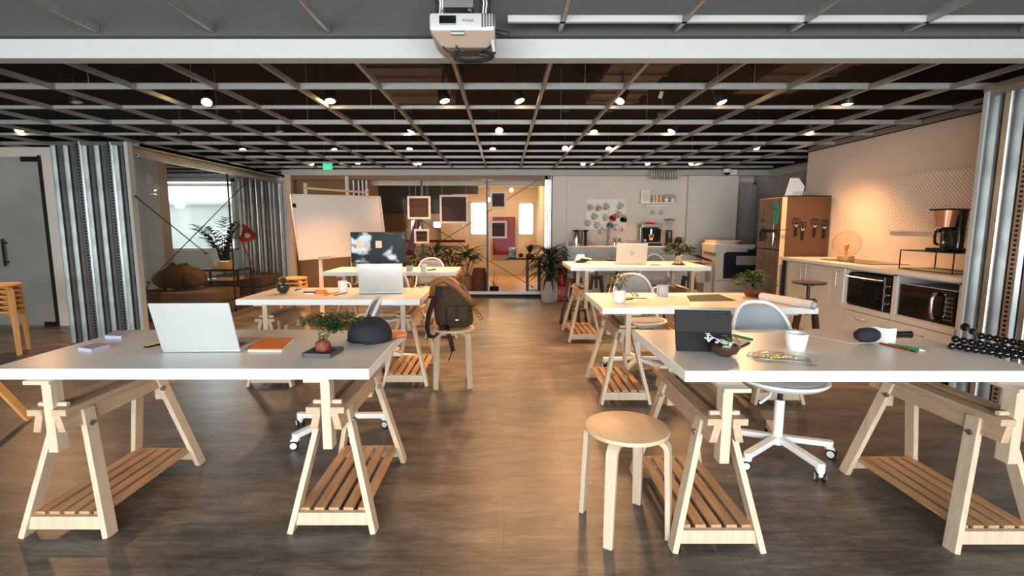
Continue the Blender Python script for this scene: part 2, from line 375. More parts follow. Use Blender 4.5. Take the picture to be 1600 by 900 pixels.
def text(name, body, size, m, parent, loc, rot, ext=.0004):
    cu = bpy.data.curves.new(name, 'FONT'); cu.body = body; cu.size = size; cu.extrude = ext; cu.align_x = 'CENTER'; cu.align_y = 'CENTER'
    t = bpy.data.objects.new(name, cu); COL.objects.link(t); bpy.context.view_layer.update()
    me = bpy.data.meshes.new_from_object(t.evaluated_get(bpy.context.evaluated_depsgraph_get())); bpy.data.objects.remove(t)
    me.materials.clear(); me.materials.append(M[m]); o = bpy.data.objects.new(name, me); COL.objects.link(o); o.parent = parent; o.location = loc; o.rotation_euler = rot; return o
def cells(b, x0, x1, z0, z1, holes, y0, y1, axis='x'):
    """slab of wall with rectangular holes; axis 'x' runs along x, 'y' along y"""
    xs = sorted({x0, x1, *[h[0] for h in holes], *[h[1] for h in holes]}); zs = sorted({z0, z1, *[h[2] for h in holes], *[h[3] for h in holes]})
    for i in range(len(xs) - 1):
        for j in range(len(zs) - 1):
            cx = (xs[i] + xs[i + 1]) / 2; cz = (zs[j] + zs[j + 1]) / 2
            if any(h[0] < cx < h[1] and h[2] < cz < h[3] for h in holes): continue
            if axis == 'x': b.b2(xs[i], xs[i + 1], y0, y1, zs[j], zs[j + 1])
            else: b.b2(y0, y1, xs[i], xs[i + 1], zs[j], zs[j + 1])
    return b

# ================================================================ SETTING
XL, XLG, XP, XK, XR = -6.9, -3.80, -3.72, 4.05, 4.62     # left wall, lounge glazing line, hall glazing left end, kitchen wall, far right wall
YB = 8.95                                                  # back wall / hall glazing plane
b = B(); b.b2(-9.2, 5.2, -3.2, 13.6, -.06, 0); struct('floor', b, 'floor')
b = B(); b.b2(-9.2, 5.2, 2.74, 9.8, 2.80, 2.9); b.b2(XP - .12, 2.0, 9.8, 13.15, 2.80, 2.9); b.b2(-9.2, 5.2, -3.2, 2.66, 2.47, 2.57); struct('ceiling', b, 'slab')
b = B(); b.b2(XL, 3.6, 2.66, 2.74, 2.235, 2.8); struct('trim_1', b, 'bulk')                       # grey bulkhead over the beam
b = B(); b.b2(XL, 4.3, 2.70, 2.79, 2.142, 2.245, .004); struct('trim_2', b, 'beam')               # white beam across the room
b = B(); cells(b, -7.4, 5.2, 0, 2.6, [(-4.3, 3.2, .15, 2.35)], -3.1, -3.0); struct('wall_front', b, 'wall')  # unseen wall; its wide opening is assumed, to let the front light in
b = B(); b.b2(-4.3, 3.2, -3.06, -3.05, .15, 2.35); struct('window_1', b, 'glass')  # unseen window, assumed from the cool light at the front of the room
b = B(); b.b2(XL - .1, XL, -3.1, 6.3, 0, 2.24); struct('wall_left', b, 'greywall')
b = B(); b.b2(3.6, 3.7, -3.1, 3.25, 0, 2.24); struct('wall_right', b, 'wall')
# kitchen side wall, warm white, ends before the recess
b = B(); b.b2(XK, XK + .12, 3.1, 6.85, 0, 2.24); struct('wall_kitchen', b, 'kwall')
b = B(); b.b2(XK + .12, XK + .62, 6.75, 6.85, 0, 2.24); struct('wall_kitchen_end', b, 'wall')
b = B(); b.b2(3.6, XK + .12, 3.0, 3.1, 0, 2.24); struct('wall_kitchen_front', b, 'wall')
b = B(); b.b2(XL - .1, XL, 2.74, 6.3, 2.24, 2.8); b.b2(-9.2, XP, 9.65, 9.8, 2.24, 2.8); b.b2(-9.2, -9.1, 6.36, 9.65, 2.24, 2.8); b.b2(XP, 4.72, YB + .1, YB + .2, 2.24, 2.8); b.b2(XK, XK + .1, 2.74, 6.85, 2.24, 2.8); b.b2(XK, 4.72, 6.78, 6.85, 2.24, 2.8); b.b2(XR, XR + .1, 6.85, 9.6, 2.24, 2.8); b.b2(-9.2, XL, 6.3, 6.36, 2.24, 2.8)
struct('wall_plenum', b, 'slab')
b = B(); b.b2(XR, XR + .1, 6.85, 9.6, 0, 2.24); b.b2(XR - .015, XR, 7.78, 7.8, 0, 2.14); b.b2(XR - .02, XR, 8.55, 8.62, 0, 2.14); struct('wall_recess', b, 'greywall')
# back wall of the kitchen: two piers and a set-back middle panel
b = B(); b.b2(.86, 1.10, YB, YB + .3, 0, 2.24); b.b2(1.10, 3.23, YB + .07, YB + .3, 0, 2.24); b.b2(3.23, 4.10, YB - .02, YB + .3, 0, 2.24); b.b2(4.10, 4.72, YB + .5, YB + .6, 0, 2.24); b.b2(4.10, 4.14, YB + .28, YB + .5, 0, 2.24)
struct('wall_back', b, 'wall')
b = B(); b.b2(4.16, 4.58, YB + .44, YB + .49, 0, 2.02); struct('door_1', b, 'greywall')
b = B(); b.b2(4.12, 4.16, YB + .42, YB + .5, 0, 2.06); b.b2(4.58, 4.62, YB + .42, YB + .5, 0, 2.06); b.b2(4.12, 4.62, YB + .42, YB + .5, 2.02, 2.06); struct('trim_3', b, 'greywall')
# light header band round the back of the room
b = B(); b.b2(XP - .1, 4.62, YB - .14, YB - .02, 2.13, 2.225); b.b2(4.55, 4.62, 6.86, YB - .02, 2.10, 2.2); struct('trim_4', b, 'beam')
b = B(); b.b2(XP, .82, YB - .06, YB + .04, 2.065, 2.13); struct('trim_5', b, 'headwood')
# lounge: end wall with the bright window, side walls
wl = PY(245, 390, 9.65); wr = PY(366, 279, 9.65)
WIN = (wl.x, wr.x, wl.z, wr.z)
b = B(); cells(b, -9.2, XP, 0, 2.24, [WIN], 9.65, 9.8); struct('wall_lounge', b, 'wall')
b = B(); b.b2(-9.2, PY(249, 300, 7.5).x, 7.5, 7.7, 0, 2.24); struct('wall_lounge_side', b, 'wall')
b = B(); b.b2(-9.2, -9.1, 6.4, 9.8, 0, 2.24); struct('wall_lounge_far', b, 'wall')
b = B(); fx = .05
b.b2(WIN[0], WIN[1], 9.6, 9.66, WIN[3] - .06, WIN[3]); b.b2(WIN[0], WIN[1], 9.6, 9.66, WIN[2] - .02, WIN[2] + .03); b.b2(WIN[0], WIN[0] + .05, 9.6, 9.66, WIN[2], WIN[3]); b.b2(WIN[1] - .05, WIN[1], 9.6, 9.66, WIN[2], WIN[3])
wf = struct('window_2', b, 'white')
b = B(); b.b2(WIN[0], WIN[1], 9.70, 9.706, WIN[2], WIN[3]); mk('glass_pane', b, 'glass', wf)
b = B()
for k in range(5): b.b2(WIN[0] + .02, WIN[1] - .02, 9.61 , 9.66, WIN[3] - .10 - .012 * k, WIN[3] - .092 - .012 * k)
mk('rolled_blind', b, 'white', wf)
# what stands outside the lounge window
b = B(); cells(b, -9.0, -4.0, 0, 1.75, [(-7.1, -6.4, .2, 1.2)], 12.0, 12.3); b.b2(-9.0, -4.0, 11.9, 12.4, 1.75, 1.82)
b.b2(-7.15, -7.1, 11.95, 12.0, .2, 1.25); b.b2(-6.4, -6.35, 11.95, 12.0, .2, 1.25); b.b2(-7.15, -6.35, 11.95, 12.0, 1.2, 1.27)
solo('neighbour_building', b, 'facade', 'pale grey building front seen through the bright lounge window', 'building')
# hall behind the middle glazing
H = []
for (x0, y0, x1, y1) in ((641, 343, 662, 420 - 40), (676, 345, 725, 357), (735, 316, 763, 367), (810, 317, 834, 367)):
    a = PY(x0, y1, 13.0); c = PY(x1, y0, 13.0); H.append((a.x, c.x, a.z, c.z))
b = B(); cells(b, XP, 2.0, 0, 2.24, H, 13.0, 13.15); struct('wall_hall', b, 'plaster')
b = B(); b.b2(.84, .92, YB + .3, 13.0, 0, 2.24); struct('wall_hall_right', b, 'plaster')
b = B(); b.b2(XP - .12, XP - .04, 9.3, 13.0, 0, 2.24); struct('wall_hall_left', b, 'plaster')
b = B(); b.b2(XP - .04, .84, 9.05, 13.0, 2.20, 2.26); b.b2(XP - .04, .84, 9.6, 9.75, 2.02, 2.20); struct('ceiling_hall', b, 'wall')
b = B(); b.b2(XP - .04, .84, YB + .03, 13.0, .0, .012); struct('floor_hall', b, 'hallfloor')
for i, h in enumerate(H):
    b = B(); b.b2(h[0], h[1], 13.05, 13.06, h[2], h[3]); o = struct(f'window_{i + 3}', b, 'glass')
    b = B()
    for x in (h[0], h[1] - .03): b.b2(x, x + .03, 12.98, 13.04, h[2], h[3])
    for z in (h[2], h[3] - .03): b.b2(h[0], h[1], 12.98, 13.04, z, z + .03)
    mk('window_frame', b, 'white', o)
b = B(); a = PY(592, 334, 11.4); c = PY(706, 289, 11.4); b.b2(a.x, c.x, 11.4, 11.5, a.z, 2.2); c2 = PY(747, 303, 11.4); b.b2(c.x, c2.x, 11.4, 11.5, c2.z, 2.2); struct('trim_6', b, 'bulk')
# glazed door and fixed pane at the far left
b = B(); b.b2(-9.2, -6.45, 6.36, 6.46, 2.12, 2.24); b.b2(-5.72, -4.80, 6.36, 6.46, 0, 2.24); b.b2(-6.45, -5.72, 6.36, 6.46, 2.12, 2.24); struct('wall_left_back', b, 'wall')
b = B(); b.b2(-6.95, -5.72, 6.33, 6.35, .02, 2.12); dr = struct('door_2', b, 'frost')
b = B(); b.b2(-5.73, -5.715, 6.32, 6.36, 0, 2.14); mk('edge_seal', b, 'black', dr)
b = B(); b.b2(-5.86, -5.73, 6.30, 6.36, .0, .06); b.b2(-5.92, -5.73, 6.30, 6.36, 2.06, 2.12); mk('pivot_clamp', b, 'black', dr)
hp = PY(3, 395, 6.25)
b = B(); b.tube([(hp.x, 6.27, hp.z - .17), (hp.x, 6.27, hp.z + .17)], .014); b.cyl((hp.x, 6.27, hp.z + .12), (hp.x, 6.33, hp.z + .12), .01); b.cyl((hp.x, 6.27, hp.z - .12), (hp.x, 6.33, hp.z - .12), .01); mk('door_handle', b, 'black', dr, smooth=1)
sp = PY(104, 366, 6.36)
b = B(); b.box((sp.x, 6.345, sp.z), (.07, .03, .10), None, .006); solo('card_reader', b, 'black', 'small black card reader on the wall beside the frosted glass door', 'card reader')
sp = PY(107, 390, 6.36)
b = B(); b.box((sp.x, 6.35, sp.z), (.05, .02, .12), None, .005); sw = solo('light_switch', b, 'white', 'white switch plate under the black card reader by the glass door', 'switch')
b = B(); b.box((sp.x, 6.336, sp.z + .03), (.025, .012, .035)); b.box((sp.x, 6.336, sp.z - .03), (.025, .012, .035)); mk('rocker', b, 'cream', sw)

# ---------------------------------------------------------------- ceiling lattice
grid = thing('ceiling_grid', 'open metal ceiling grid of runners and cross bars under the dark ceiling', 'ceiling grid', (0, 0, 2.25))
ZG = 2.25
k = 0
for i in range(-2, 10):
    y = 3.72 + .632 * i; thick = (i % 2 == 0)
    if abs(y - 2.75) < .15 : continue
    if y < 2.6: continue
    b = B(); x0, x1 = (-7.0, 4.0) if y < 6.8 else (-6.4, 4.6)
    if thick: b.b2(x0, x1, y - .012, y - .009, .0, .04); b.b2(x0, x1, y - .012, y + .012, .037, .04); b.b2(x0, x1, y - .012, y + .012, 0, .003)
    else: b.b2(x0, x1, y - .010, y + .010, .004, .030)
    mk('cross_bar', b, 'gridcross_daylit', grid)
for y, x0 in ((2.53, .02),):
    b = B(); b.b2(x0, 3.6, y - .01, y + .01, .0, .030); mk('cross_bar', b, 'beam', grid)
for i in range(-13, 8):
    x = .28 + .578 * i
    if x < 3.95:
        y1 = 8.80 if x < 4 else 6.7
        if x > XK: continue
        b = B(); b.b2(x - .012, x + .012, 2.8, y1, -.003, .0); b.b2(x - .0125, x - .010, 2.8, y1, -.003, .028); b.b2(x + .010, x + .0125, 2.8, y1, -.003, .028); mk('runner', b, 'gridmetal', grid)
    if -6.6 < x < 3.5:
        if -.5 < x < -.1: continue
        b = B(); b.b2(x - .012, x + .012, -.5, 2.655, .0, .003); b.b2(x - .0125, x - .010, -.5, 2.655, .0, .035); b.b2(x + .010, x + .0125, -.5, 2.655, .0, .035); mk('runner', b, 'gridmetal', grid)
b = B(); b.b2(XK - .03, XK - .005, 2.8, 6.8, .0, .05); mk('wall_angle', b, 'gridmetal', grid)
for (px, py) in ((138, 125), (300, 138), (340, 190), (481, 183), (580, 165), (617, 190), (914, 130), (1121, 125), (1178, 135), (876, 190), (1010, 195)):
    p = PZ(px, py, 2.3); b = B(); b.cyl((p.x, p.y, 0.03), (p.x, p.y, .55), .0025, n=6); mk('hanger_rod', b, 'gridmetal', grid)
# ducts and pipes above the grid
def duct(px, py, D, w, l, zz, lab):
    p = PY(px, py, D); b = B(); b.box((0, 0, 0), (w, l, .26), None, .01)
    for kk in range(int(l / .3)): b.box((0, -l / 2 + .15 + kk * .3, 0), (w + .03, .03, .29))
    solo('air_duct', b, 'duct', lab, 'duct', (p.x, p.y, zz))
duct(1000, 130, 4.2, .5, 2.4, 2.66, 'brown ribbed air duct above the ceiling grid right of the projector')
duct(640, 125, 4.4, .6, 2.0, 2.66, 'brown air duct above the ceiling grid left of the projector')
duct(1290, 150, 4.0, .55, 2.0, 2.66, 'brown air duct above the ceiling grid over the kitchen counter')
b = B(); b.cyl((-6.5, 3.25, 2.53), (3.8, 3.25, 2.53), .055, n=14)
for x in range(-6, 4, 2): b.cyl((x, 3.25, 2.53), (x + .06, 3.25, 2.53), .064, n=14)
solo('ceiling_pipe', b, 'bulk', 'long grey pipe running behind the white beam above the ceiling grid', 'pipe', smooth=1)

# ---------------------------------------------------------------- ceiling spotlights
def spot(px, py, row, lab, tilt=(0, 0), on=1, power=26, sz=1.0):
    D = {0: 4.25, 1: 5.6, 2: 6.9, 3: 8.5}[row]
    p = PY(px, py, D); p.z = max(2.27, min(p.z, 2.5))
    t = thing('spotlight', lab, 'spotlight', tuple(p), 0, 'ceiling spotlights')
    d = Vector((tilt[0], tilt[1], -1)).normalized(); q = d.to_track_quat('-Z', 'Y').to_matrix()
    b = B(); b.cyl(-d * .004, -d * .12, .046 * sz, .040 * sz); b.cyl(d * .0, -d * .03, .049 * sz, .049 * sz); mk('housing', b, 'blackmetal', t, smooth=1)
    b = B(); b.cyl(-d * .08, (0, 0, 2.8 - p.z), .008, n=8); b.box((0, 0, 2.79 - p.z), (.10, .10, .02)); mk('mounting_arm', b, 'blackmetal', t)
    if on:
        b = B(); b.lathe([(0, -.012), (.02 * sz, -.010), (.038 * sz, -.001), (.036 * sz, .002)], mtx=q.to_4x4()); mk('lens', b, 'lamp', t, smooth=1)
        l = bpy.data.lights.new('spot_beam', 'SPOT'); l.energy = power; l.color = (1, .52, .225); l.spot_size = math.radians(115); l.spot_blend = .9; l.shadow_soft_size = .05
        o = bpy.data.objects.new('spot_beam', l); COL.objects.link(o); o.parent = t; o.location = d * .03; o.rotation_euler = d.to_track_quat('-Z', 'Y').to_euler()
    else:
        b = B(); b.cyl(-d * .003, d * .002, .036 * sz, .036 * sz); mk('lens', b, 'alu', t, smooth=1)
rows = {0: [(323, 160, (.35, -.9)), (516, 158, (.1, -.3)), (695, 158, (.25, -.2)), (812, 158, (.35, -.2)), (968, 158, (-.5, -.4)), (1128, 160, (.3, -.2)), (1322, 186, (.05, .1)), (120, 160, (.2, 0))],
        1: [(30, 204, (.3, -.3)), (285, 209, (.2, 0)), (437, 206, (.2, 0)), (642, 205, (-.4, 0)), (780, 204, (.1, -.8)), (928, 206, (0, -.3)), (1049, 205, (-.5, -.1)), (1265, 206, (.05, .1))],
        2: [(379, 234, (.2, -.2)), (522, 234, (.3, -.2)), (640, 233, (0, -.3)), (770, 233, (0, -.3)), (883, 232, (0, -.9)), (951, 233, (0, -.8)), (1182, 231, (-.2, -.9))],
        3: [(487, 257, (.3, 0)), (559, 255, (0, -.3)), (655, 256, (0, -.3)), (911, 256, (0, -.7)), (1012, 256, (0, -.5)), (1080, 256, (-.4, -.5))]}
rn = {0: 'row nearest the beam', 1: 'second row from the beam', 2: 'third row from the beam', 3: 'rearmost row'}
ordn = ['leftmost', 'second from left', 'third from left', 'fourth from left', 'fifth from left', 'sixth from left', 'seventh from left', 'eighth from left']
PW = {0: 18, 1: 130, 2: 145, 3: 110}
for r, ls in rows.items():
    for i, (px, py, tl) in enumerate(sorted(ls)):
        off = (px, py) in ((120, 160), (285, 209), (437, 206))
        ex = 1.1 if px in (1322, 1265) else 1.0
        spot(px, py, r, f'{"unlit" if off else "glowing"} ceiling spotlight, {ordn[i]} in the {rn[r]}', tl, not off, PW[r] * ex * (.5 if tl[1] < -.6 else 1))

# ---------------------------------------------------------------- small things on ceiling and header
p = PY(512, 259, 8.55)
b = B(); b.box((0, 0, 0), (.15, .025, .13), None, .004); ex = thing('exit_sign', 'green illuminated exit sign hanging under the ceiling grid above the whiteboard', 'sign', tuple(p))
mk('sign_box', b, 'sign', ex)
text('lettering', 'EXIT', .045, 'paper', ex, (0, -.0135, -.038), (PI / 2, 0, 0))
b = B(); b.box((0, -.0135, .03), (.012, .002, .035)); b.sphere((.004, -.0135, .055), .007, n=8); b.bar((0, -.0135, .018), (-.02, -.0135, -.006), .008, .002); b.bar((0, -.0135, .018), (.016, -.0135, -.004), .008, .002); b.bar((0, -.0135, .04), (.022, -.0135, .03), .006, .002)
mk('running_figure', b, 'paper', ex)
b = B(); b.cyl((-.05, 0, .065), (-.05, 0, .30), .003, n=6); b.cyl((.05, 0, .065), (.05, 0, .30), .003, n=6); mk('hanger', b, 'gridmetal', ex)
p = PY(1136, 269, YB - .25)
t = thing('security_camera', 'white dome security camera on the header above the copier', 'security camera', tuple(p))
b = B(); b.box((.10, .06, 0), (.16, .10, .09), None, .008); mk('junction_box', b, 'white', t)
b = B(); b.lathe([(.065, .05), (.065, .0), (.06, -.01)]); mk('housing', b, 'white', t, smooth=1)
b = B(); b.lathe([(.055, -.01), (.045, -.04), (.02, -.055), (0, -.058)]); mk('dome', b, 'gloss', t, smooth=1)
b = B(); pts = []
a0 = PY(1014, 277, YB - .22); a1 = PY(1058, 269, YB - .22)
for i in range(11 * 14 + 1):
    q = i / 14; pts.append((a0.x + (a1.x - a0.x) * i / (11 * 14), YB - .25 + .07 * math.cos(2 * PI * q), (a0.z + a1.z) / 2 + .075 * math.sin(2 * PI * q)))
b.tube(pts, .011, 6); solo('coiled_hose', b, 'beam', 'grey coiled hose hanging on the header above the mug pegboard', 'hose', smooth='all')
# projector with its bracket
p = PY(722, 42, 2.30)
t = thing('projector', 'white projector hanging upside down in front of the white beam', 'projector', tuple(p))
pr_ = [(-.145, -.012), (-.138, .062), (.135, .062), (.146, .03), (.146, -.07), (.135, -.082), (-.085, -.082), (-.125, -.05)]
b = B(); b.box((0, .13, .022), (.285, .26, .075), None, .014); mk('body', b, 'projwhite', t, smooth=1)
b = B(); V = [(-.142, .003, -.012), (.142, .003, -.012), (.138, .060, -.066), (-.095, .060, -.066), (-.142, .25, -.012), (.142, .25, -.012), (.138, .21, -.066), (-.095, .21, -.066)]
v = [b.bm.verts.new(q_) for q_ in V]
for f_ in ((0, 1, 2, 3), (3, 2, 6, 7), (1, 5, 6, 2), (0, 3, 7, 4), (4, 7, 6, 5), (0, 4, 5, 1)): b.bm.faces.new([v[k_] for k_ in f_])
mk('underside', b, 'projlow_warmlit', t, bevel=.004, label='sloped lower shell of the projector, its warm lighting painted in as brown')
b = B(); b.box((-.062, -.004, .027), (.072, .008, .036), None, .003); mk('lens_window', b, 'gloss', t)
b = B()
for i in range(5):
    for j in range(7): b.box((.088 + i * .012, -.002, .002 + j * .008 + i * .001), (.007, .006, .0045))
mk('vent', b, 'black', t)
text('brand_mark', 'EPSON', .016, 'black', t, (.025, -.0008, .027), (PI / 2, PI, 0))
b = B(); b.box((-.02, -.001, -.015), (.055, .01, .005)); b.box((-.02, -.001, -.028), (.055, .01, .007)); mk('focus_slider', b, 'projwhite', t)
b = B(); b.cyl((.132, .02, -.05), (.138, .02, -.098), .010, .006); mk('foot', b, 'projwhite', t)
b = B(); b.cyl((.138, .02, -.098), (.138, .02, -.104), .008); mk('rubber_foot', b, 'black', t)
br = thing('projector_bracket', 'silver ceiling bracket and cable bundle holding the projector', 'bracket', (p.x, p.y, p.z + .065))
b = B()
for x in (-.09, .03): b.box((x, .10, .02), (.012, .12, .008)); b.box((x, .10, .10), (.012, .012, .17))
b.box((-.03, .10, .05), (.15, .10, .03)); b.box((-.03, .12, .20), (.05, .05, .2)); mk('plate', b, 'darksteel', br)
for x, m_ in ((-.105, 'cream'), (-.095, 'cream'), (.085, 'cream'), (.098, 'cream'), (-.12, 'black'), (.11, 'black'), (.075, 'black')):
    b = B(); r_ = .0035 if m_ == 'cream' else .006; b.tube([(x, .06, -.01), (x + .008, .045, .05), (x - .005, .055, .12), (x, .08, .22)], r_, 6); mk('cable', b, m_, br, smooth='all')
b = B()
for i in range(6):
    ph = i * .7; pts = []
    for k in range(20):
        a = 2 * PI * k / 20; pts.append((.035 + .012 * math.sin(ph) + (.085 + .008 * math.cos(ph)) * math.cos(a), .10 + .02 * math.sin(ph * 2), -.090 + .008 * math.cos(ph) + (.022 + .006 * math.sin(ph * 3)) * math.sin(a)))
    b.tube(pts, .0032, 6, closed=True)
b.tube([(-.09, .04, -.066), (-.07, .05, -.085), (-.02, .06, -.092), (.05, .06, -.09), (.09, .06, -.08), (.13, .04, -.06)], .0032, 6)
b.tube([(-.03, .03, -.066), (-.01, .02, -.10), (.03, .02, -.115), (.06, .03, -.105), (.09, .05, -.08)], .0032, 6)
b.tube([(.14, .1, .01), (.175, .1, .0), (.20, .1, -.002), (.205, .1, .01), (.19, .1, .018), (.16, .1, .02), (.14, .1, .022)], .0035, 6)
mk('power_cable', b, 'black', t, smooth='all')
p = PZ(1035, 160, 2.36)
t = thing('hanging_tag', 'black hook with a small paper tag hanging from the ceiling grid', 'tag', tuple(p))
b = B(); b.cyl((0, 0, -.10), (0, 0, .10), .008, n=8); b.box((0, 0, -.10), (.08, .05, .03), None, .008); b.cyl((0, 0, .1), (0, 0, .43), .004, n=6); mk('hook', b, 'blackmetal', t)
b = B(); b.box((-.02, -.015, .06), (.032, .003, .06), Matrix.Rotation(.3, 3, 'Y')); mk('paper_tag', b, 'paper', t)

# ---------------------------------------------------------------- steel stud partitions
def stud(b, x, w=.1, d=.05):
    t = .004
    b.b2(x - w / 2, x + w / 2, 0, t, 0, 1); b.b2(x - w / 2, x - w / 2 + t, 0, d, 0, 1); b.b2(x + w / 2 - t, x + w / 2, 0, d, 0, 1)
def steel_panel(label, loc, rz, n, pitch, h, z0=0, seq='rfprfrpf'):
    t = thing('steel_partition', label, 'partition', loc, rz)
    for i in range(n):
        c = seq[i % len(seq)]; x = pitch * (i + .5)
        b = B()
        if c == 'f':      # flat recessed web
            b.b2(-pitch * .42, pitch * .42, .035, .040, z0, h); b.b2(-pitch * .42, -pitch * .38, 0, .04, z0, h); b.b2(pitch * .38, pitch * .42, 0, .04, z0, h); m = 'steel'
        elif c == 'r':    # raised rib
            b.prism([(-pitch * .5, .04, z0), (-pitch * .28, .004, z0), (pitch * .22, .0, z0), (pitch * .46, .04, z0)], (0, 0, h - z0)); m = 'steel'
        else:             # punched strip
            b.b2(-pitch * .3, pitch * .3, -.012, .03, z0, h); b.b2(-pitch * .5, -pitch * .3, .01, .02, z0, h); b.b2(pitch * .3, pitch * .5, .01, .02, z0, h); m = 'punched'
        o = mk('stud', b, m, t); o.location = (x, 0, 0)
    L = n * pitch
    b = B(); b.b2(0, L, .045, .055, z0, h); mk('backing_sheet', b, 'steel', t)
    b = B(); b.b2(0, L, -.015, .06, z0, z0 + .04); mk('floor_track', b, 'steel', t)
    b = B(); b.b2(0, L, -.002, .06, h - .035, h); mk('top_track', b, 'steel', t)
    return t, L
t, L = steel_panel('corrugated galvanised steel partition standing left, behind the front left table', (-4.62, 5.25, 0), 0, 12, .0635, 2.13, seq='frfrpfrfrpfr')
b = B(); b.b2(L, L + .035, -.01, .07, 0, 2.13); mk('end_trim', b, 'beam', t)
t, L = steel_panel('corrugated galvanised steel partition at the back of the lounge beside the whiteboard', (-4.58, 8.78, 0), 0, 12, .066, 2.12, seq='ffrfprfrffpf')
b = B(); b.b2(L, L + .035, -.01, .07, 0, 2.12); mk('end_trim', b, 'beam', t)
b = B(); b.b2(L + .035, L + .13, 0, .09, 0, 2.15); mk('board_edge', b, 'birch', t)
t, L = steel_panel('corrugated galvanised steel partition at the right edge of the picture beside the kitchen counter', (3.33, 3.58, 0), -PI / 2, 10, .088, 2.2, seq='frfprfrfrf')
b = B(); b.b2(-.03, 0, -.012, .06, 0, 2.2); mk('end_trim', b, 'beam', t)
b = B(); b.b2(-.03, .88, -.02, .07, 2.2, 2.24); mk('top_channel', b, 'steel', t)
# lounge glazing running back from the left partition
t = thing('glass_partition', 'glass partition under a steel header between the lounge and the left tables', 'glass partition', (XLG, 5.33, 0))
b = B(); b.b2(-.045, .045, 0, 3.44, 2.095, 2.125); b.b2(-.045, -.04, 0, 3.44, 2.02, 2.125); b.b2(.04, .045, 0, 3.44, 2.075, 2.125); mk('header', b, 'steel', t)
b = B(); b.b2(-.03, .03, 0, 3.44, 1.985, 2.025); mk('glass_track', b, 'punched', t)
b = B(); b.b2(-.035, .035, 0, 3.44, 0, .07); mk('floor_rail', b, 'darksteel', t)
for i in range(2):
    b = B(); b.b2(-.005, .005, .02 + 1.71 * i, 1.70 + 1.71 * i, .07, 1.99); mk('glass_pane', b, 'glass', t)
b = B(); b.b2(-.008, .008, 1.705, 1.725, .07, 1.99); mk('pane_joint', b, 'black', t)
for (q0, q1, lab) in (((212, 307), (322, 396), 'black tension cable falling rearward across the lounge glazing'), ((231, 441), (383, 287), 'black tension cable rising rearward across the lounge glazing')):
    a = PX(*q0, XLG + .02); c = PX(*q1, XLG + .02)
    b = B(); b.cyl(a, c, .006, n=6); b.sphere(a, .014, n=8); b.sphere(c, .014, n=8); solo('tension_cable', b, 'blackmetal', lab, 'cable')
p = PY(236, 280, 7.46)
b = B(); b.box((0, 0, 0), (.10, .06, .16), None, .03); solo('alarm_box', b, 'white', 'rounded white box fixed to the lounge side wall left of the window', 'alarm box', tuple(p))
# hall glazing
t = thing('glass_partition', 'wide glass partition in front of the hall with hanging framed canvases', 'glass partition', (0, YB, 0))
x0 = PY(600, 400, YB).x; xa = PY(661, 400, YB).x; xb = PY(761.5, 400, YB).x; x1 = PY(850, 400, YB).x
for (a, c) in ((x0, xa), (xa, xb), (xb, x1)):
    b = B(); b.b2(a + .01, c - .01, -.004, .004, .10, 2.07); mk('glass_pane', b, 'glass', t)
for x in (xa, xb):
    b = B(); b.b2(x - .019, x + .019, -.02, .02, .05, 2.07); mk('post', b, 'blackmetal', t)
b = B(); b.b2(x0, x1, -.03, .03, .04, .10); mk('sill_rail', b, 'alu', t)
b = B(); b.b2(x0, x1, -.05, .05, 0, .05); mk('base_rail', b, 'black', t)
b = B(); b.b2(x1, x1 + .045, -.06, .02, 0, 2.13); b.b2(x1 + .055, x1 + .085, -.05, .03, 0, 2.13); b.b2(x1 + .09, x1 + .11, -.06, .02, 0, 2.13); mk('steel_post', b, 'steel', t)
for (q0, q1, lab) in (((600, 309), (832, 448), 'long black cable crossing the hall glazing down to the right'), ((850, 275), (604, 432), 'long black cable crossing the hall glazing down to the left')):
    a = PY(*q0, YB - .03); c = PY(*q1, YB - .03)
    b = B(); b.cyl(a, c, .006, n=6); b.sphere(a, .015, n=8); b.sphere(c, .015, n=8); solo('tension_cable', b, 'blackmetal', lab, 'cable')
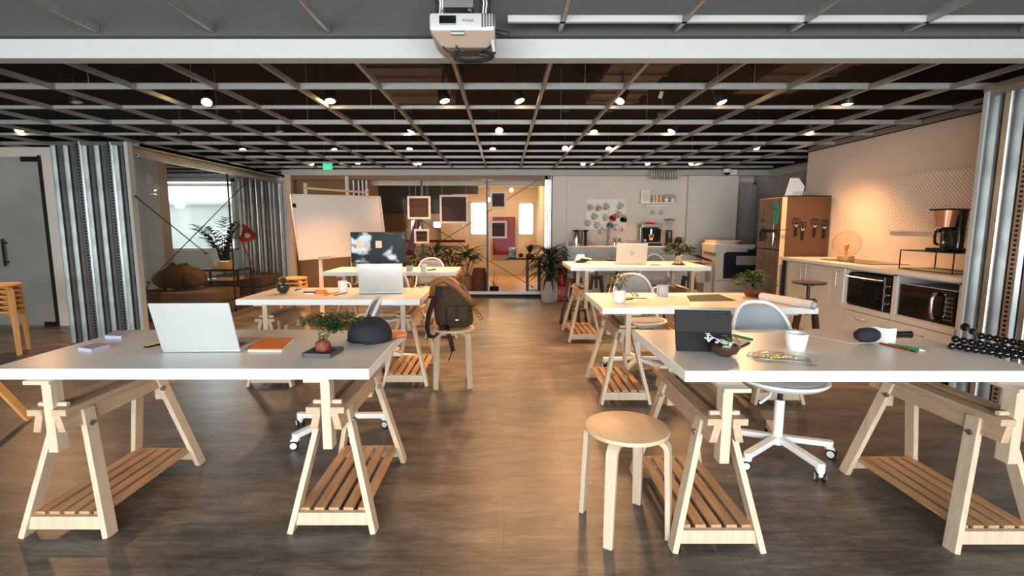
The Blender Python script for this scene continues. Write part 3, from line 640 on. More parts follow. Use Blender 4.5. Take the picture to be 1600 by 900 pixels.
# open stud end and boxed end left of the hall glazing
t = thing('stud_frame', 'open frame of thin steel studs behind the top of the whiteboard', 'stud frame', (0, YB + .05, 0))
for px in (545, 553, 561, 567, 573):
    x = PY(px, 300, YB).x; b = B(); b.b2(x - .03, x - .005, 0, .05, 0, 2.13); mk('stud', b, 'punched', t)
b = B(); b.b2(XP, x0 - .25, .12, .16, 0, 2.13); mk('boarding', b, 'brick', t)
for (nm, c4, lab) in (('F', (637, 306.5, 672.5, 342.5), 'left of the two upper ones'), ('F', (687.5, 304.5, 731.5, 349), 'largest of the five'), ('F', (647.5, 358, 670.5, 380.5), 'smallest, hanging low on the left'), ('F', (766, 299, 791, 326), 'upper one right of the black post'), ('F', (766, 345, 792, 372.5), 'lower one in front of the red panel')):
    a = PY(c4[0], c4[3], YB - .12); c = PY(c4[2], c4[1], YB - .12); W = c.x - a.x; Hh = c.z - a.z
    t = thing('hanging_canvas', f'square brown canvas back in a pale frame, {lab}', 'canvas', ((a.x + c.x) / 2, YB - .12, a.z), 0, 'canvases hung on the hall glazing')
    f = .035; b = B(); b.b2(-W / 2, W / 2, -.01, .015, 0, f); b.b2(-W / 2, W / 2, -.01, .015, Hh - f, Hh); b.b2(-W / 2, -W / 2 + f, -.01, .015, f, Hh - f); b.b2(W / 2 - f, W / 2, -.01, .015, f, Hh - f); mk('frame', b, 'framewhite', t)
    b = B(); b.b2(-W / 2 + f, W / 2 - f, .004, .010, f, Hh - f); mk('canvas_back', b, 'taupe', t)
    b = B(); b.tube([(-W / 2 + .01, -.013, Hh * .68), (0, -.013, Hh * .64), (W / 2 - .01, -.013, Hh * .68)], .003, 6); mk('hanging_string', b, 'strap', t)
    zt = 2.13 - a.z
    for s in (-1, 1): b = B(); b.cyl((s * (W / 2 - .04), 0, Hh), (s * (W / 2 - .04), 0.02, zt - .07), .0018, n=5); mk('hanging_wire', b, 'alu', t)

# ================================================================ WORKTABLES: trestles and tops
def trestle(label, x, y, zt, s=1, rz=0, hw=.188, rail=.56):
    """wooden trestle of length .70 running back from y; zt = underside of the table top"""
    t = thing('trestle', label, 'trestle', (x, y, 0), rz, 'wooden trestles under the white tables')
    L = .70
    for sy in (0, 1):
        for sx in (-1, 1):
            y0 = .03 if sy == 0 else L - .03; y1 = .125 if sy == 0 else L - .125
            b = B(); b.bar((sx * (hw - .011), y0, -.005), (sx * .052, y1, rail - .035), .024, .058)
            bmesh.ops.bisect_plane(b.bm, geom=b.bm.verts[:] + b.bm.edges[:] + b.bm.faces[:], plane_co=(0, 0, 0), plane_no=(0, 0, -1), clear_outer=True)
            mk('leg', b, 'birch', t, bevel=.0015)
            b = B(); xb_ = sx * (.068); b.cyl((xb_ + sx * .004, y1 - .012, rail - .10), (xb_ + sx * .016, y1 - .012, rail - .10), .012, n=10)
            b.cyl((xb_ + sx * .016, y1 - .03, rail - .10), (xb_ + sx * .016, y1 + .006, rail - .10), .004, n=8)
            mk('wing_nut', b, 'darksteel', t)
        yy = .035 if sy == 0 else L - .035
        b = B(); b.b2(-hw + .02, hw - .02, yy - .012, yy + .012, .028, .085, .002); mk('crossbar', b, 'birch', t)
        b = B(); yp = .035 if sy == 0 else L - .035
        pb = .375 if zt < .8 else zt - .32
        b.b2(-.019, .019, yp - .028, yp + .028, pb, zt - .016, .0015)
        for k in range(6): 
            zz = pb + .04 + k * .045
            if zz < zt - .04: b.cyl((-.0196, yp, zz), (.0196, yp, zz), .0075, n=10)
        mk('post', b, 'birch', t)
        b = B(); b.cyl((-.058, yp, rail + .011), (.058, yp, rail + .011), .010, n=10); mk('peg', b, 'birch', t, smooth=1)
    for sx in (-1, 1):
        b = B(); b.b2(sx * .0205, sx * .078, -.005, L + .005, rail - .026, rail, .0015)
        b.prism([(sx * .0205, .0, rail - .026), (sx * .050, .0, rail - .026), (sx * .066, .0, rail - .095), (sx * .036, .0, rail - .095)], (0, L, 0)); mk('rail', b, 'birchy', t)
    b = B(); b.b2(-.019 if s > 0 else -.085, .085 if s > 0 else .019, .0, L, zt - .016, zt, .0015); mk('support_plate', b, 'birch', t)
    for k in range(5):
        xx = -.125 + k * .0625
        b = B(); b.b2(xx - .0215, xx + .0215, .045, L - .045, .083, .096, .002); mk('slat', b, 'slat', t)
    return t
def tabletop(label, x0, x1, y0, y1, z, th=.045):
    b = B(); b.b2(x0, x1, y0, y1, z - th, z); o = solo('tabletop', b, 'laminate', label, 'table top', bevel=.0025)
    # origin stays at the room's zero so the surface pattern differs per table
    return o
ZT1, ZT2, ZT3 = .723, .720, .765; ZR1, ZR2, ZR3 = .723, .720, .838
tabletop('white table top at the front left, carrying a laptop and a dark cap', -2.075, -.542, 1.96, 2.715, ZT1)
trestle('birch trestle under the left end of the front left table', -1.835, 1.94, ZT1 - .045, -1)
trestle('birch trestle under the right end of the front left table, near the aisle', -.728, 1.97, ZT1 - .045, -1)
tabletop('white table top at the front right, carrying a tablet and a microphone', .718, 2.15, 1.93, 2.715, ZR1)
trestle('birch trestle under the left end of the front right table, beside the round stool', .858, 1.845, ZR1 - .045, 1)
trestle('birch trestle under the right end of the front right table', 1.975, 1.84, ZR1 - .045, 1)
tabletop('white table top in the middle of the left row, with a succulent and a laptop', -2.08, -.652, 3.85, 4.58, ZT2)
trestle('birch trestle under the left end of the middle left table', -1.885, 3.90, ZT2 - .045, -1)
trestle('birch trestle under the right end of the middle left table, beside the backpack', -.80, 3.92, ZT2 - .045, -1)
tabletop('white table top in the middle of the right row, carrying a striped mug', .69, 2.20, 3.46, 4.235, ZR2)
trestle('birch trestle under the left end of the middle right table', .888, 3.50, ZR2 - .045, 1)
trestle('birch trestle under the right end of the middle right table', 2.0, 3.50, ZR2 - .045, 1)
tabletop('white table top at the rear left, carrying the black monitor', -2.04, -.54, 5.62, 6.30, ZT3)
trestle('birch trestle under the left end of the rear left table', -1.80, 5.63, ZT3 - .045, -1)
trestle('birch trestle under the right end of the rear left table, behind the backpack', -.72, 5.63, ZT3 - .045, -1)
tabletop('white table top at the rear right, raised high on its trestles', .73, 2.26, 5.45, 6.26, ZR3)
trestle('birch trestle under the left end of the raised rear right table', .905, 5.44, ZR3 - .045, 1)
trestle('birch trestle under the right end of the raised rear right table', 2.07, 5.46, ZR3 - .045, 1)

# ================================================================ SWIVEL CHAIRS
def swivel(label, x, y, rz, fab='greyfab', ba=.3):
    """backrest on +y side"""
    t = thing('swivel_chair', label, 'chair', (x, y, 0), rz, 'white swivel chairs at the tables')
    b = B(); b.cyl((0, 0, .075), (0, 0, .125), .038, .030)
    for k in range(5):
        a = 2 * PI * k / 5 + ba; c, s = math.cos(a), math.sin(a)
        b.bar((c * .02, s * .02, .105), (c * .285, s * .285, .083), .042, .026, up=(-s, c, 0)) if False else b.bar((c * .02, s * .02, .108), (c * .285, s * .285, .080), .030, .042, up=(-s, c, 0))
        b.cyl((c * .285, s * .285, .05), (c * .285, s * .285, .095), .022)
    mk('star_base', b, 'whitemetal', t, bevel=.003)
    for k in range(5):
        a = 2 * PI * k / 5 + ba; c, s = math.cos(a), math.sin(a); px, py = c * .285, s * .285; ph = a + .9; ux, uy = math.cos(ph), math.sin(ph)
        b = B(); b.sphere((px + uy * .012, py - ux * .012, .043), .022, (1, 1, 1.05), 12); ca = mk('caster', b, 'whitemetal', t, smooth=1)
        b = B()
        for q in (-1, 1): b.cyl((px + q * ux * .010 + uy * .014, py + q * uy * .010 - ux * .014, .026), (px + q * ux * .024 + uy * .014, py + q * uy * .024 - ux * .014, .026), .026, n=18)
        mk('wheel', b, 'black', ca)
        b = B()
        for q in (-1, 1): b.cyl((px + q * ux * .0235 + uy * .014, py + q * uy * .0235 - ux * .014, .026), (px + q * ux * .026 + uy * .014, py + q * uy * .026 - ux * .014, .026), .019, n=16)
        mk('hub_cap', b, 'whitemetal', ca)
    b = B(); b.cyl((0, 0, .12), (0, 0, .33), .026, .026, 18); mk('column', b, 'whitemetal', t, smooth=1)
    b = B(); b.cyl((0, 0, .33), (0, 0, .42), .014, n=12); mk('gas_piston', b, 'black', t, smooth=1)
    b = B(); b.tube([(-.04, -.02, .405), (-.10, -.06, .40), (-.13, -.09, .385), (-.22, -.15, .375)], [.006, .006, .009, .008]); mk('height_lever', b, 'whitemetal', t, smooth=1)
    b = B(); pr = []
    b.lathe([(.03, .395), (.14, .405), (.215, .43), (.238, .45), (.238, .462), (.228, .464), (.20, .452), (0, .446)], n=36); b.xf(Matrix.Diagonal((1, .96, 1, 1))); mk('seat_shell', b, 'whitemetal', t, smooth=1)
    b = B(); b.lathe([(0, .476), (.15, .475), (.205, .468), (.222, .458), (.21, .452), (0, .45)], n=36); b.xf(Matrix.Diagonal((1, .96, 1, 1))); mk('seat_pad', b, fab, t, smooth=1)
    def arch(k, n, f=1.0, z0=.45):
        a = PI * k / n; x_ = .192 * f * math.copysign(abs(math.cos(a)) ** .72, math.cos(a)); u = math.sin(a)
        z_ = .56 + .28 * u ** .85 * f if u > 0 else .56
        return (x_, .205 + (z_ - .45) * .20 - .10 * (x_ / .19) ** 2 * .6, z_)
    pts = [(.20, .03, .455), (.198, .10, .47), (.194, .145, .51)] + [arch(k, 18) for k in range(19)] + [(-.194, .145, .51), (-.198, .10, .47), (-.20, .03, .455)]
    b = B(); b.tube(pts, .011, 10); mk('back_frame', b, 'whitemetal', t, smooth='all')
    b = B(); rows_ = []
    for i in range(9):
        z_ = .50 + i * .040; u = max(0, (z_ - .56) / .28); u = min(u, .995)
        hw = .178 * (1 - u ** (2 / .85)) ** .36 if u > 0 else .178 - .02 * (.56 - z_) / .06
        hw = max(hw, .03); r = []
        for j in range(9):
            q = -1 + j / 4; x_ = hw * q; r.append((x_, .205 + (z_ - .45) * .20 - .06 * (x_ / .19) ** 2 + .0, z_))
        rows_.append(r)
    F = [[b.bm.verts.new((v[0], v[1] - .007, v[2])) for v in r] for r in rows_]; K = [[b.bm.verts.new((v[0], v[1] + .009, v[2])) for v in r] for r in rows_]
    for i in range(8):
        for j in range(8):
            b.bm.faces.new((F[i][j], F[i][j + 1], F[i + 1][j + 1], F[i + 1][j])); b.bm.faces.new((K[i][j], K[i + 1][j], K[i + 1][j + 1], K[i][j + 1]))
        for j in (0, 8): b.bm.faces.new((F[i][j], K[i][j], K[i + 1][j], F[i + 1][j]))
    for i in (0, 8):
        for j in range(8): b.bm.faces.new((F[i][j], K[i][j], K[i][j + 1], F[i][j + 1]))
    mk('backrest', b, fab, t, smooth='all')
    return t
swivel('white and grey swivel chair turned sideways behind the front left table', -1.04, 3.02, -1.25)
c0 = swivel('white and grey swivel chair facing us across the front right table', 1.54, 2.70, .12, ba=-.17)
swivel('white and grey swivel chair across the middle left table, half hidden by its laptop', -1.12, 4.55, -.25)
swivel('white and grey swivel chair across the middle right table, behind the striped mug', 1.20, 4.38, .05)
swivel('white and grey swivel chair behind the rear left table, right of the monitor', -.98, 6.55, 0)
# grey shell chair with dark wooden legs behind the raised table
def shellchair(label, x, y, rz):
    t = thing('shell_chair', label, 'chair', (x, y, 0), rz)
    b = B(); b.lathe([(0, .50), (.12, .502), (.20, .53), (.235, .60), (.228, .60), (.19, .545), (.11, .518), (0, .515)], n=28); mk('seat', b, 'greyfab', t, smooth=1)
    b = B(); pts = [(.2 * math.cos(a), .13 + .08 * math.sin(a) * .3, .55 + .35 * math.sin(a)) for a in [PI * k / 16 for k in range(17)]]; b.tube(pts, .012, 8); mk('back_frame', b, 'whitemetal', t, smooth='all')
    b = B(); 
    b.prism([(.19 * math.cos(a), .14 + .024 * math.sin(a), .56 + .33 * math.sin(a)) for a in [PI * k / 16 for k in range(17)]], (0, .012, 0)); mk('backrest', b, 'greyfab', t)
    for sx in (-1, 1):
        for sy in (-1, 1): b = B(); b.cyl((sx * .09, sy * .09, .52), (sx * .20, sy * .20, 0), .016, .011, 10); mk('leg', b, 'darkwood', t, smooth=1)
shellchair('grey shell chair with dark legs behind the raised rear right table', 2.02, 6.55, .1)

# ================================================================ STOOLS
def stool(label, x, y, z=0, rz=0, m='birch', sm='seatwood', grp='round bentwood stools', nm='round_stool', h=.45):
    t = thing(nm, label, 'stool', (x, y, z), rz, grp)
    b = B(); b.lathe([(0, h - .022), (.165, h - .022), (.175, h - .018), (.178, h - .01), (.175, h - .002), (.168, h), (0, h)], n=48); mk('seat', b, sm, t, smooth=1)
    for k in range(4):
        a = PI / 4 + k * PI / 2; c, s = math.cos(a), math.sin(a); prof = []
        # L-bent strip: flat under the seat, round the bend, then down and slightly out
        path = [(.07, h - .032), (.125, h - .033)] + [(.135 + .040 * math.sin(q), h - .073 + .040 * math.cos(q)) for q in [PI / 2 * j / 6 for j in range(7)]] + [(.183, .22), (.192, 0)]
        b = B(); W = .024; rings = []
        for i, (r, zz) in enumerate(path):
            p0 = Vector(path[max(i - 1, 0)]); p1 = Vector(path[min(i + 1, len(path) - 1)]); d = (p1 - p0).normalized(); nrm = Vector((-d.y, d.x)) * .0105 if i < len(path) - 1 else Vector((.0105, 0))
            ww = W * (.80 + .2 * zz / h)
            rings.append([b.bm.verts.new((c * (r + n_ * nrm.x) - s * w_ * ww, s * (r + n_ * nrm.x) + c * w_ * ww, max(0, zz + n_ * nrm.y))) for (n_, w_) in ((-1, -1), (1, -1), (1, 1), (-1, 1))])
        for A, C in zip(rings, rings[1:]):
            for i in range(4): j = (i + 1) % 4; b.bm.faces.new((A[i], A[j], C[j], C[i]))
        b.bm.faces.new(rings[0]); b.bm.faces.new(rings[-1]); mk('leg', b, m, t, bevel=.002)
    return t
s0 = stool('birch round stool standing alone in the aisle before the front right table', .523, 2.045, 0, .23)
stool('birch round stool carrying the brown backpack', -.415, 3.99, 0, .1, h=.475)
# stacked honey-coloured stools
hs = stool('honey wood stool, bottom of the stack behind the middle left table', -2.76, 6.55, 0, .1, 'honey', 'honey', 'stacked stools behind the middle left table')
for k, nm in ((1, 'second from the bottom'), (2, 'third from the bottom'), (3, 'topmost, its seat showing')):
    dup(hs, (-2.76, 6.55, .052 * k), .1, f'honey wood stool in the stack behind the middle left table, {nm}')
hs2 = stool('honey wood stool at the left edge, bottom of its stack', -5.02, 4.95, 0, .5, 'honey', 'honey', 'stacked stools at the left edge')
for k, nm in enumerate(('second from the bottom', 'third from the bottom', 'fourth from the bottom', 'second from the top', 'topmost of its stack')):
    dup(hs2, (-5.02, 4.95, .052 * (k + 1)), .5, f'honey wood stool at the left edge, {nm}')
t = thing('easel', 'honey wood easel at the left edge, only its low leg in view', 'easel', (-3.6, 3.2, 0))
p0 = PZ(46, 656, .0); p1 = PZ(-30, 590, .35)
b = B(); b.bar((p0.x + 3.6, p0.y - 3.2, 0.008), (p1.x + 3.6, p1.y - 3.2, .42), .022, .045); mk('leg', b, 'honey', t)
b = B(); b.bar((p1.x + 3.6 - .9, p1.y - 3.2 + .2, 0.008), (p1.x + 3.6, p1.y - 3.2, .42), .022, .045); mk('leg', b, 'honey', t)
# dark screw stools
def screwstool(label, x, y, rz, h=.66):
    t = thing('screw_stool', label, 'stool', (x, y, 0), rz, 'dark wooden screw stools')
    b = B(); b.lathe([(0, h - .02), (.15, h - .02), (.158, h - .012), (.155, h - .002), (0, h)], n=36); mk('seat', b, 'darkwood', t, smooth=1)
    b = B(); b.cyl((0, 0, h - .34), (0, 0, h - .02), .016, n=14); b.cyl((0, 0, h - .04), (0, 0, h - .02), .05, n=16); b.cyl((0, 0, h - .22), (0, 0, h - .19), .035, n=16)
    for i in range(10): b.cyl((0, 0, h - .33 + i * .012), (0, 0, h - .326 + i * .012), .019, n=12)
    mk('screw_post', b, 'blackmetal', t, smooth=1)
    b = B(); b.box((0, 0, h - .205), (.17, .04, .05), None, .004); b.box((0, 0, h - .205), (.04, .17, .05), None, .004); mk('collar', b, 'darkwood', t)
    for k in range(4):
        a = k * PI / 2; c, s = math.cos(a), math.sin(a)
        b = B(); b.bar((c * .075, s * .075, h - .18), (c * .175, s * .175, 0), .030, .038, up=(-s, c, 0)); mk('leg', b, 'darkwood', t, bevel=.002)
    b = B(); b.tube([(.155 * math.cos(2 * PI * i / 28), .155 * math.sin(2 * PI * i / 28), .17) for i in range(28)], .008, 8, closed=True); mk('foot_ring', b, 'blackmetal', t, smooth='all')
    return t
q = PZ(1264, 440, .72); d0 = screwstool('dark screw stool in front of the right kitchen counter', q.x, q.y, .35, .72)
dup(d0, (.93, 6.55, 0), .2, 'dark screw stool at the left end of the raised table, beside the fire extinguisher box', scale=(1.05, 1.05, 1.12))
dup(d0, (1.27, 6.85, 0), .6, 'dark screw stool behind the raised table, second from the left', scale=(1.05, 1.05, 1.12))
dup(d0, (1.60, 7.10, 0), .1, 'dark screw stool behind the raised table, under its laptop', scale=(1.05, 1.05, 1.12))
dup(d0, (2.50, 6.75, 0), .5, 'dark screw stool behind the right end of the raised table', scale=(1.05, 1.05, 1.12))

# ================================================================ KITCHEN, right counter
ck = thing('kitchen_counter', 'long white kitchen counter top along the right wall', 'counter top', (XK, 0, 0))
yA, yB_ = 3.72, 6.20
b = B(); b.b2(-.63, 0, yA, yB_, .862, .90); mk('worktop', b, 'cabinet', ck, bevel=.003)
def front(px): return PX(px, 440, 3.45).y
Y = {k: front(k) for k in (1228, 1298, 1318, 1395, 1500)}
def unit(label, y0, y1, z0=.10, z1=.862):
    t = thing('base_cabinet', label, 'cabinet', (3.47, 0, 0), 0, 'white base cabinets under the right counter')
    return t
def handle(b, y, z, ln, vert=True, x=-.03):
    if vert: b.tube([(-.002, y, z - ln / 2), (x, y, z - ln / 2), (x, y, z + ln / 2), (-.002, y, z + ln / 2)], .005, 6)
    else: b.tube([(-.002, y - ln / 2, z), (x, y - ln / 2, z), (x, y + ln / 2, z), (-.002, y + ln / 2, z)], .005, 6)
t = unit('white two-door base cabinet nearest the fridge', 0, 0)
b = B(); b.b2(.0, .57, Y[1298], yB_ - .03, .0, .86); mk('body', b, 'cabinet', t)
ym = (Y[1228] + Y[1298]) / 2 + .02
for (a, c, hy) in ((ym + .002, Y[1228] - .02, ym + .05), (Y[1298] + .002, ym - .002, ym - .05)):
    b = B(); b.b2(-.02, 0, a, c, .10, .855); d = mk('door', b, 'cabinet', t, bevel=.002); b = B(); handle(b, hy, .74, .15, x=-.055); mk('handle', b, 'darksteel', d, smooth=1)
b = B(); b.b2(-.03, .57, yB_ - .045, yB_ - .01, 0, .862); mk('end_panel', b, 'black', t)
t = unit('white narrow one-door base cabinet between the two-door cabinet and the oven', 0, 0)
b = B(); b.b2(0, .57, Y[1318], Y[1298] - .002, 0, .86); mk('body', b, 'cabinet', t)
b = B(); b.b2(-.02, 0, Y[1318] + .002, Y[1298] - .004, .10, .855); d = mk('door', b, 'cabinet', t, bevel=.002); b = B(); handle(b, Y[1318] + .07, .74, .15, x=-.055); mk('handle', b, 'darksteel', d, smooth=1)
for (a, c, lab) in ((Y[1395], Y[1318] - .002, 'white cabinet bay holding the black oven over one drawer'), (Y[1500], Y[1395] - .002, 'white cabinet bay holding the microwave over one drawer')):
    t = unit(lab, 0, 0)
    b = B(); b.b2(0, .57, a, a + .02, 0, .86); b.b2(0, .57, c - .02, c, 0, .86); b.b2(0, .57, a, c, .47, .50); b.b2(0, .57, a, c, .845, .86); b.b2(.50, .57, a, c, 0, .86); mk('body', b, 'cabinet', t)
    b = B(); b.b2(.49, .5, a + .02, c - .02, .5, .845); b.b2(.02, .5, a + .02, a + .03, .5, .845); b.b2(.02, .5, c - .03, c - .02, .5, .845); mk('bay_lining', b, 'bay', t)
    b = B(); b.b2(-.02, 0, a + .002, c - .002, .10, .445); d = mk('drawer', b, 'cabinet', t, bevel=.002); b = B(); handle(b, (a + c) / 2 + .02, .385, .15, False, x=-.03); mk('handle', b, 'darksteel', d, smooth=1)
    b = B(); b.b2(-.02, 0, a + .002, c - .002, .452, .50); mk('front_rail', b, 'cabinet', t)
# built-in oven
a, c = Y[1395] + .03, Y[1318] - .03
t = thing('oven', 'black glass tabletop oven in the left bay of the right counter', 'oven', (3.47, 0, .5))
b = B(); b.b2(.02, .42, a + .01, c - .01, .0, .325); mk('body', b, 'black', t)
b = B(); b.b2(.0, .02, a + .09, c - .01, .015, .315); d = mk('door', b, 'gloss', t, bevel=.002)
b = B(); b.tube([(0, a + .11, .285), (-.035, a + .11, .285), (-.035, c - .03, .285), (0, c - .03, .285)], .008, 8); mk('handle', b, 'chrome', d, smooth=1)
b = B(); b.b2(.0, .02, a + .01, a + .08, .015, .315); pn = mk('control_panel', b, 'gloss', t)
for z in (.08, .16, .24): b = B(); b.cyl((0, a + .045, z), (-.02, a + .045, z), .018, n=16); mk('knob', b, 'chrome', pn, smooth=1)
b = B(); b.b2(-.004, .0, a + .082, a + .088, .01, .32); mk('trim_strip', b, 'alu', t)
# microwave
a, c = Y[1500] + .035, Y[1395] - .06
t = thing('microwave', 'silver and black microwave in the right bay of the right counter', 'microwave', (3.47, 0, .5))
b = B(); b.b2(.03, .42, a, c, .008, .285, .004); mk('body', b, 'alu', t)
b = B(); b.b2(.008, .03, a + .13, c, .008, .285); d = mk('door', b, 'gloss', t)
b = B(); b.tube([(.01, a + .16, .05), (-.035, a + .16, .06), (-.045, a + .16, .10), (-.045, a + .16, .20), (-.035, a + .16, .24), (.01, a + .16, .25)], .011, 8, flat=(.012, .018)); mk('handle', b, 'chrome', d, smooth='all')
b = B(); b.b2(.008, .03, a + .012, a + .125, .008, .285); pn = mk('control_panel', b, 'gloss', t)
b = B()
for i in range(6):
    for j in range(3): b.box((.007, a + .04 + j * .028, .05 + i * .035), (.002, .016, .012))
mk('button', b, 'darksteel', pn).update_tag()
b = B(); b.b2(.004, .01, a, c, .0, .010); b.b2(.004, .01, a, c, .283, .29); mk('trim_strip', b, 'alu', t)
# things on the counter
t = thing('coffee_riser', 'black wire riser carrying the coffee maker', 'stand', (3.72, 4.24, .90))
b = B(); r = .0055; x0_, x1_, y0_, y1_, h_ = -.16, .16, -.27, .27, .17
for z in (r, h_):
    b.tube([(x0_, y0_, z), (x1_, y0_, z), (x1_, y1_, z), (x0_, y1_, z)], r, 6, closed=True)
for x in (x0_, x1_):
    for y in (y0_, y1_): b.cyl((x, y, 0), (x, y, h_), r, n=6)
mk('wire_frame', b, 'blackmetal', t)
b = B(); b.b2(x0_, x1_, y0_, y1_, h_ - .003, h_ + .004); mk('shelf', b, 'blackmetal', t)
t = thing('coffee_maker', 'black and copper drip coffee maker on the wire riser', 'coffee maker', (3.66, 4.17, 1.075), PI / 2 + .35)
b = B(); b.box((0, 0, .015), (.17, .24, .03), None, .012); mk('base', b, 'gloss', t, smooth=1)
b = B(); b.loft([(.0, -.075, .03, .075, .045, 4), (0, -.075, .20, .078, .045, 4), (0, -.06, .34, .088, .062, 4)], 24); mk('water_tank', b, 'gloss', t, smooth=1)
b = B(); b.lathe([(0, .20), (.062, .20), (.078, .335), (0, .335)], (0, .035, 0), 32); mk('filter_holder', b, 'copper', t, smooth=1)
b = B(); b.box((0, -.01, .342), (.175, .24, .014), None, .006); mk('lid', b, 'gloss', t)
b = B(); b.lathe([(.0, .032), (.058, .032), (.066, .06), (.06, .12), (.045, .15), (.045, .165), (.048, .17)], (0, .045, 0), 28); cf = mk('carafe', b, 'bowl', t, smooth=1)
b = B(); b.lathe([(0, .17), (.05, .17), (.046, .19), (0, .19)], (0, .045, 0), 24); b.tube([(0, .09, .165), (0, .145, .165), (0, .155, .12), (0, .14, .065), (0, .105, .06)], .010, 8); mk('carafe_handle', b, 'gloss', cf, smooth=1)
# globe lamp
q = PZ(1296, 402, .90)
t = thing('globe_lamp', 'clear glass globe lamp with wooden base on the kitchen counter beside the fridge', 'lamp', (3.80, 5.58, .905))
b = B(); b.lathe([(0, 0), (.082, 0), (.082, .045), (.06, .05), (0, .05)]); mk('base', b, 'honey', t, smooth=1)
b = B(); b.lathe([(.045, .048)] + [(.138 * math.sin(a), .178 - .138 * math.cos(a)) for a in [.35 + (PI - .36) * k / 18 for k in range(19)]], n=36); mk('globe', b, 'globe', t, smooth='all')
b = B(); b.cyl((0, 0, .05), (0, 0, .10), .014); b.lathe([(0, .10), (.012, .105), (.022, .14), (.02, .17), (0, .19)]); mk('bulb', b, 'amber', t, smooth=1)
b = B(); b.box((0, 0, 0), (.40, .78, .006), None, .002); solo('black_tray', b, 'gloss', 'thin black tray lying on the kitchen counter under the globe lamp', 'tray', (3.80, 5.32, .903))
# pegboard on the kitchen wall
a = PX(1385, 361, XK - .03); c = PX(1530, 262, XK - .03); zt = PX(1388, 277, XK - .03).z
t = thing('pegboard', 'large cream pegboard on the right kitchen wall above the counter', 'pegboard', (XK - .02, a.y, a.z + .0), 0)
Lp = a.y - 3.58; hp_ = zt - a.z
for k in range(3):
    b = B(); b.b2(-.012, .0, -Lp * (k + 1) / 3 + .002, -Lp * k / 3, 0, hp_); mk('board', b, 'peg_y', t)
b = B(); b.b2(0, .02, -Lp + .02, -.02, .03, hp_ - .03); mk('backing', b, 'wall', t)
for (yy, zz) in ((-.95, .52), (-1.10, .53), (-1.20, .53), (-1.38, .53), (-.55, .10), (-.80, .12)):
    if -yy < Lp: b = B(); b.tube([(-.012, yy, zz), (-.03, yy, zz), (-.03, yy, zz - .05), (-.045, yy, zz - .05), (-.045, yy, zz - .03)], .003, 6); mk('hook', b, 'alu', t)

# fridge
t = thing('fridge', 'tall brown and steel fridge standing between the kitchen counter and the recess', 'fridge', (3.42, 6.25, 0))
fh = 1.635
b = B(); b.b2(.06, .60, 0, .56, .03, fh, .006); mk('body', b, 'fridgeside', t)
b = B(); b.b2(0, .055, .0, .56, .98, fh - .005, .008); d = mk('door', b, 'fridgefront', t); d['label'] = 'shiny upper freezer door'
b = B(); b.b2(0, .055, .0, .56, .05, .97, .008); d2 = mk('door', b, 'fridgefront', t); d2['label'] = 'shiny lower door'
b = B(); b.tube([(-.002, .06, 1.02), (-.05, .06, 1.03), (-.05, .06, 1.30), (-.002, .06, 1.31)], .010, 8); mk('handle', b, 'chrome', d, smooth=1)
b = B(); b.b2(.0, .058, -.006, .0, .05, fh - .005); mk('edge_strip', b, 'seatwood', t)
b = B(); b.b2(.06, .6, 0, .56, fh, fh + .012, .004); mk('top_panel', b, 'black', t)
b = B(); b.b2(.09, .57, .03, .53, 0, .03); mk('plinth', b, 'black', t)
b = B(); b.b2(-.006, -.002, .06, .16, 1.38, 1.49); b.b2(-.010, -.004, .07, .17, 1.30, 1.40); b.b2(-.006, -.002, .08, .17, 1.48, 1.58)
solo('sticky_note', b, 'greennote', 'green sticky notes on the shiny fridge door', 'notes', (3.42, 6.25, 0))
for i, (px, py, nm) in enumerate(((1244, 350, 'leftmost'), (1254, 356, 'second from left, hanging lower'), (1273, 351, 'third from left'), (1288, 353, 'rightmost, behind the glass globe'))):
    q = PY(px, py, 6.24)
    t = thing('scissors', f'black scissors stuck on the brown fridge side, {nm}', 'scissors', (q.x, 6.242, q.z), 0, 'scissors on the fridge side')
    for s in (-1, 1):
        b = B(); b.tube([(s * .022 + .022 * math.cos(2 * PI * k / 16), -.006, .035 + .038 * math.sin(2 * PI * k / 16)) for k in range(16)], .0055, 6, closed=True); mk('finger_loop', b, 'gloss', t, smooth='all')
    b = B(); b.bar((-.022, -.006, .0), (.004, -.006, -.045), .008, .008); b.bar((.022, -.006, .0), (-.004, -.006, -.045), .008, .008); b.cyl((0, -.012, -.03), (0, 0, -.03), .006, n=8); mk('shank', b, 'alu', t)
    b = B(); b.prism([(-.018, -.012, -.035), (.018, -.012, -.035), (.016, -.012, -.15), (-.016, -.012, -.15)], (0, .011, 0)); mk('blade_sheath', b, 'black', t)
t = thing('paper_holder', 'white paper folder standing in a wire holder on top of the fridge', 'folder', (3.66, 6.42, fh + .012))
b = B(); b.prism([(-.12, 0, 0), (.10, 0, 0), (.12, .0, .12), (.04, 0, .225), (-.06, 0, .225)], (0, .012, 0)); mk('folder', b, 'paper', t)
b = B()
for k in range(6): b.tube([(-.03 + k * .024, -.06, 0), (-.03 + k * .024, -.06, .05), (-.03 + k * .024, -.02, .05), (-.03 + k * .024, -.02, 0)], .0025, 5)
b.cyl((-.04, -.06, .05), (.10, -.06, .05), .0025, n=5); b.cyl((-.04, -.06, .003), (.10, -.06, .003), .0025, n=5); mk('wire_holder', b, 'alu', t)
t = thing('frying_pan', 'small black pan hanging on the fridge door edge', 'pan', (3.36, 6.20, 1.22))
b = B(); b.lathe([(0, -.02), (.09, -.02), (.11, .015), (.105, .015), (.085, -.012), (0, -.012)], (-.10, 0, 0), 24); mk('bowl', b, 'black', t, smooth=1)
b = B(); b.bar((0, 0, .008), (.13, -.01, .012), .008, .022); mk('handle', b, 'black', t)
t = thing('wall_plant', 'small dark plant with white flowers stuck beside the fridge door', 'plant', (3.33, 6.5, 1.30))
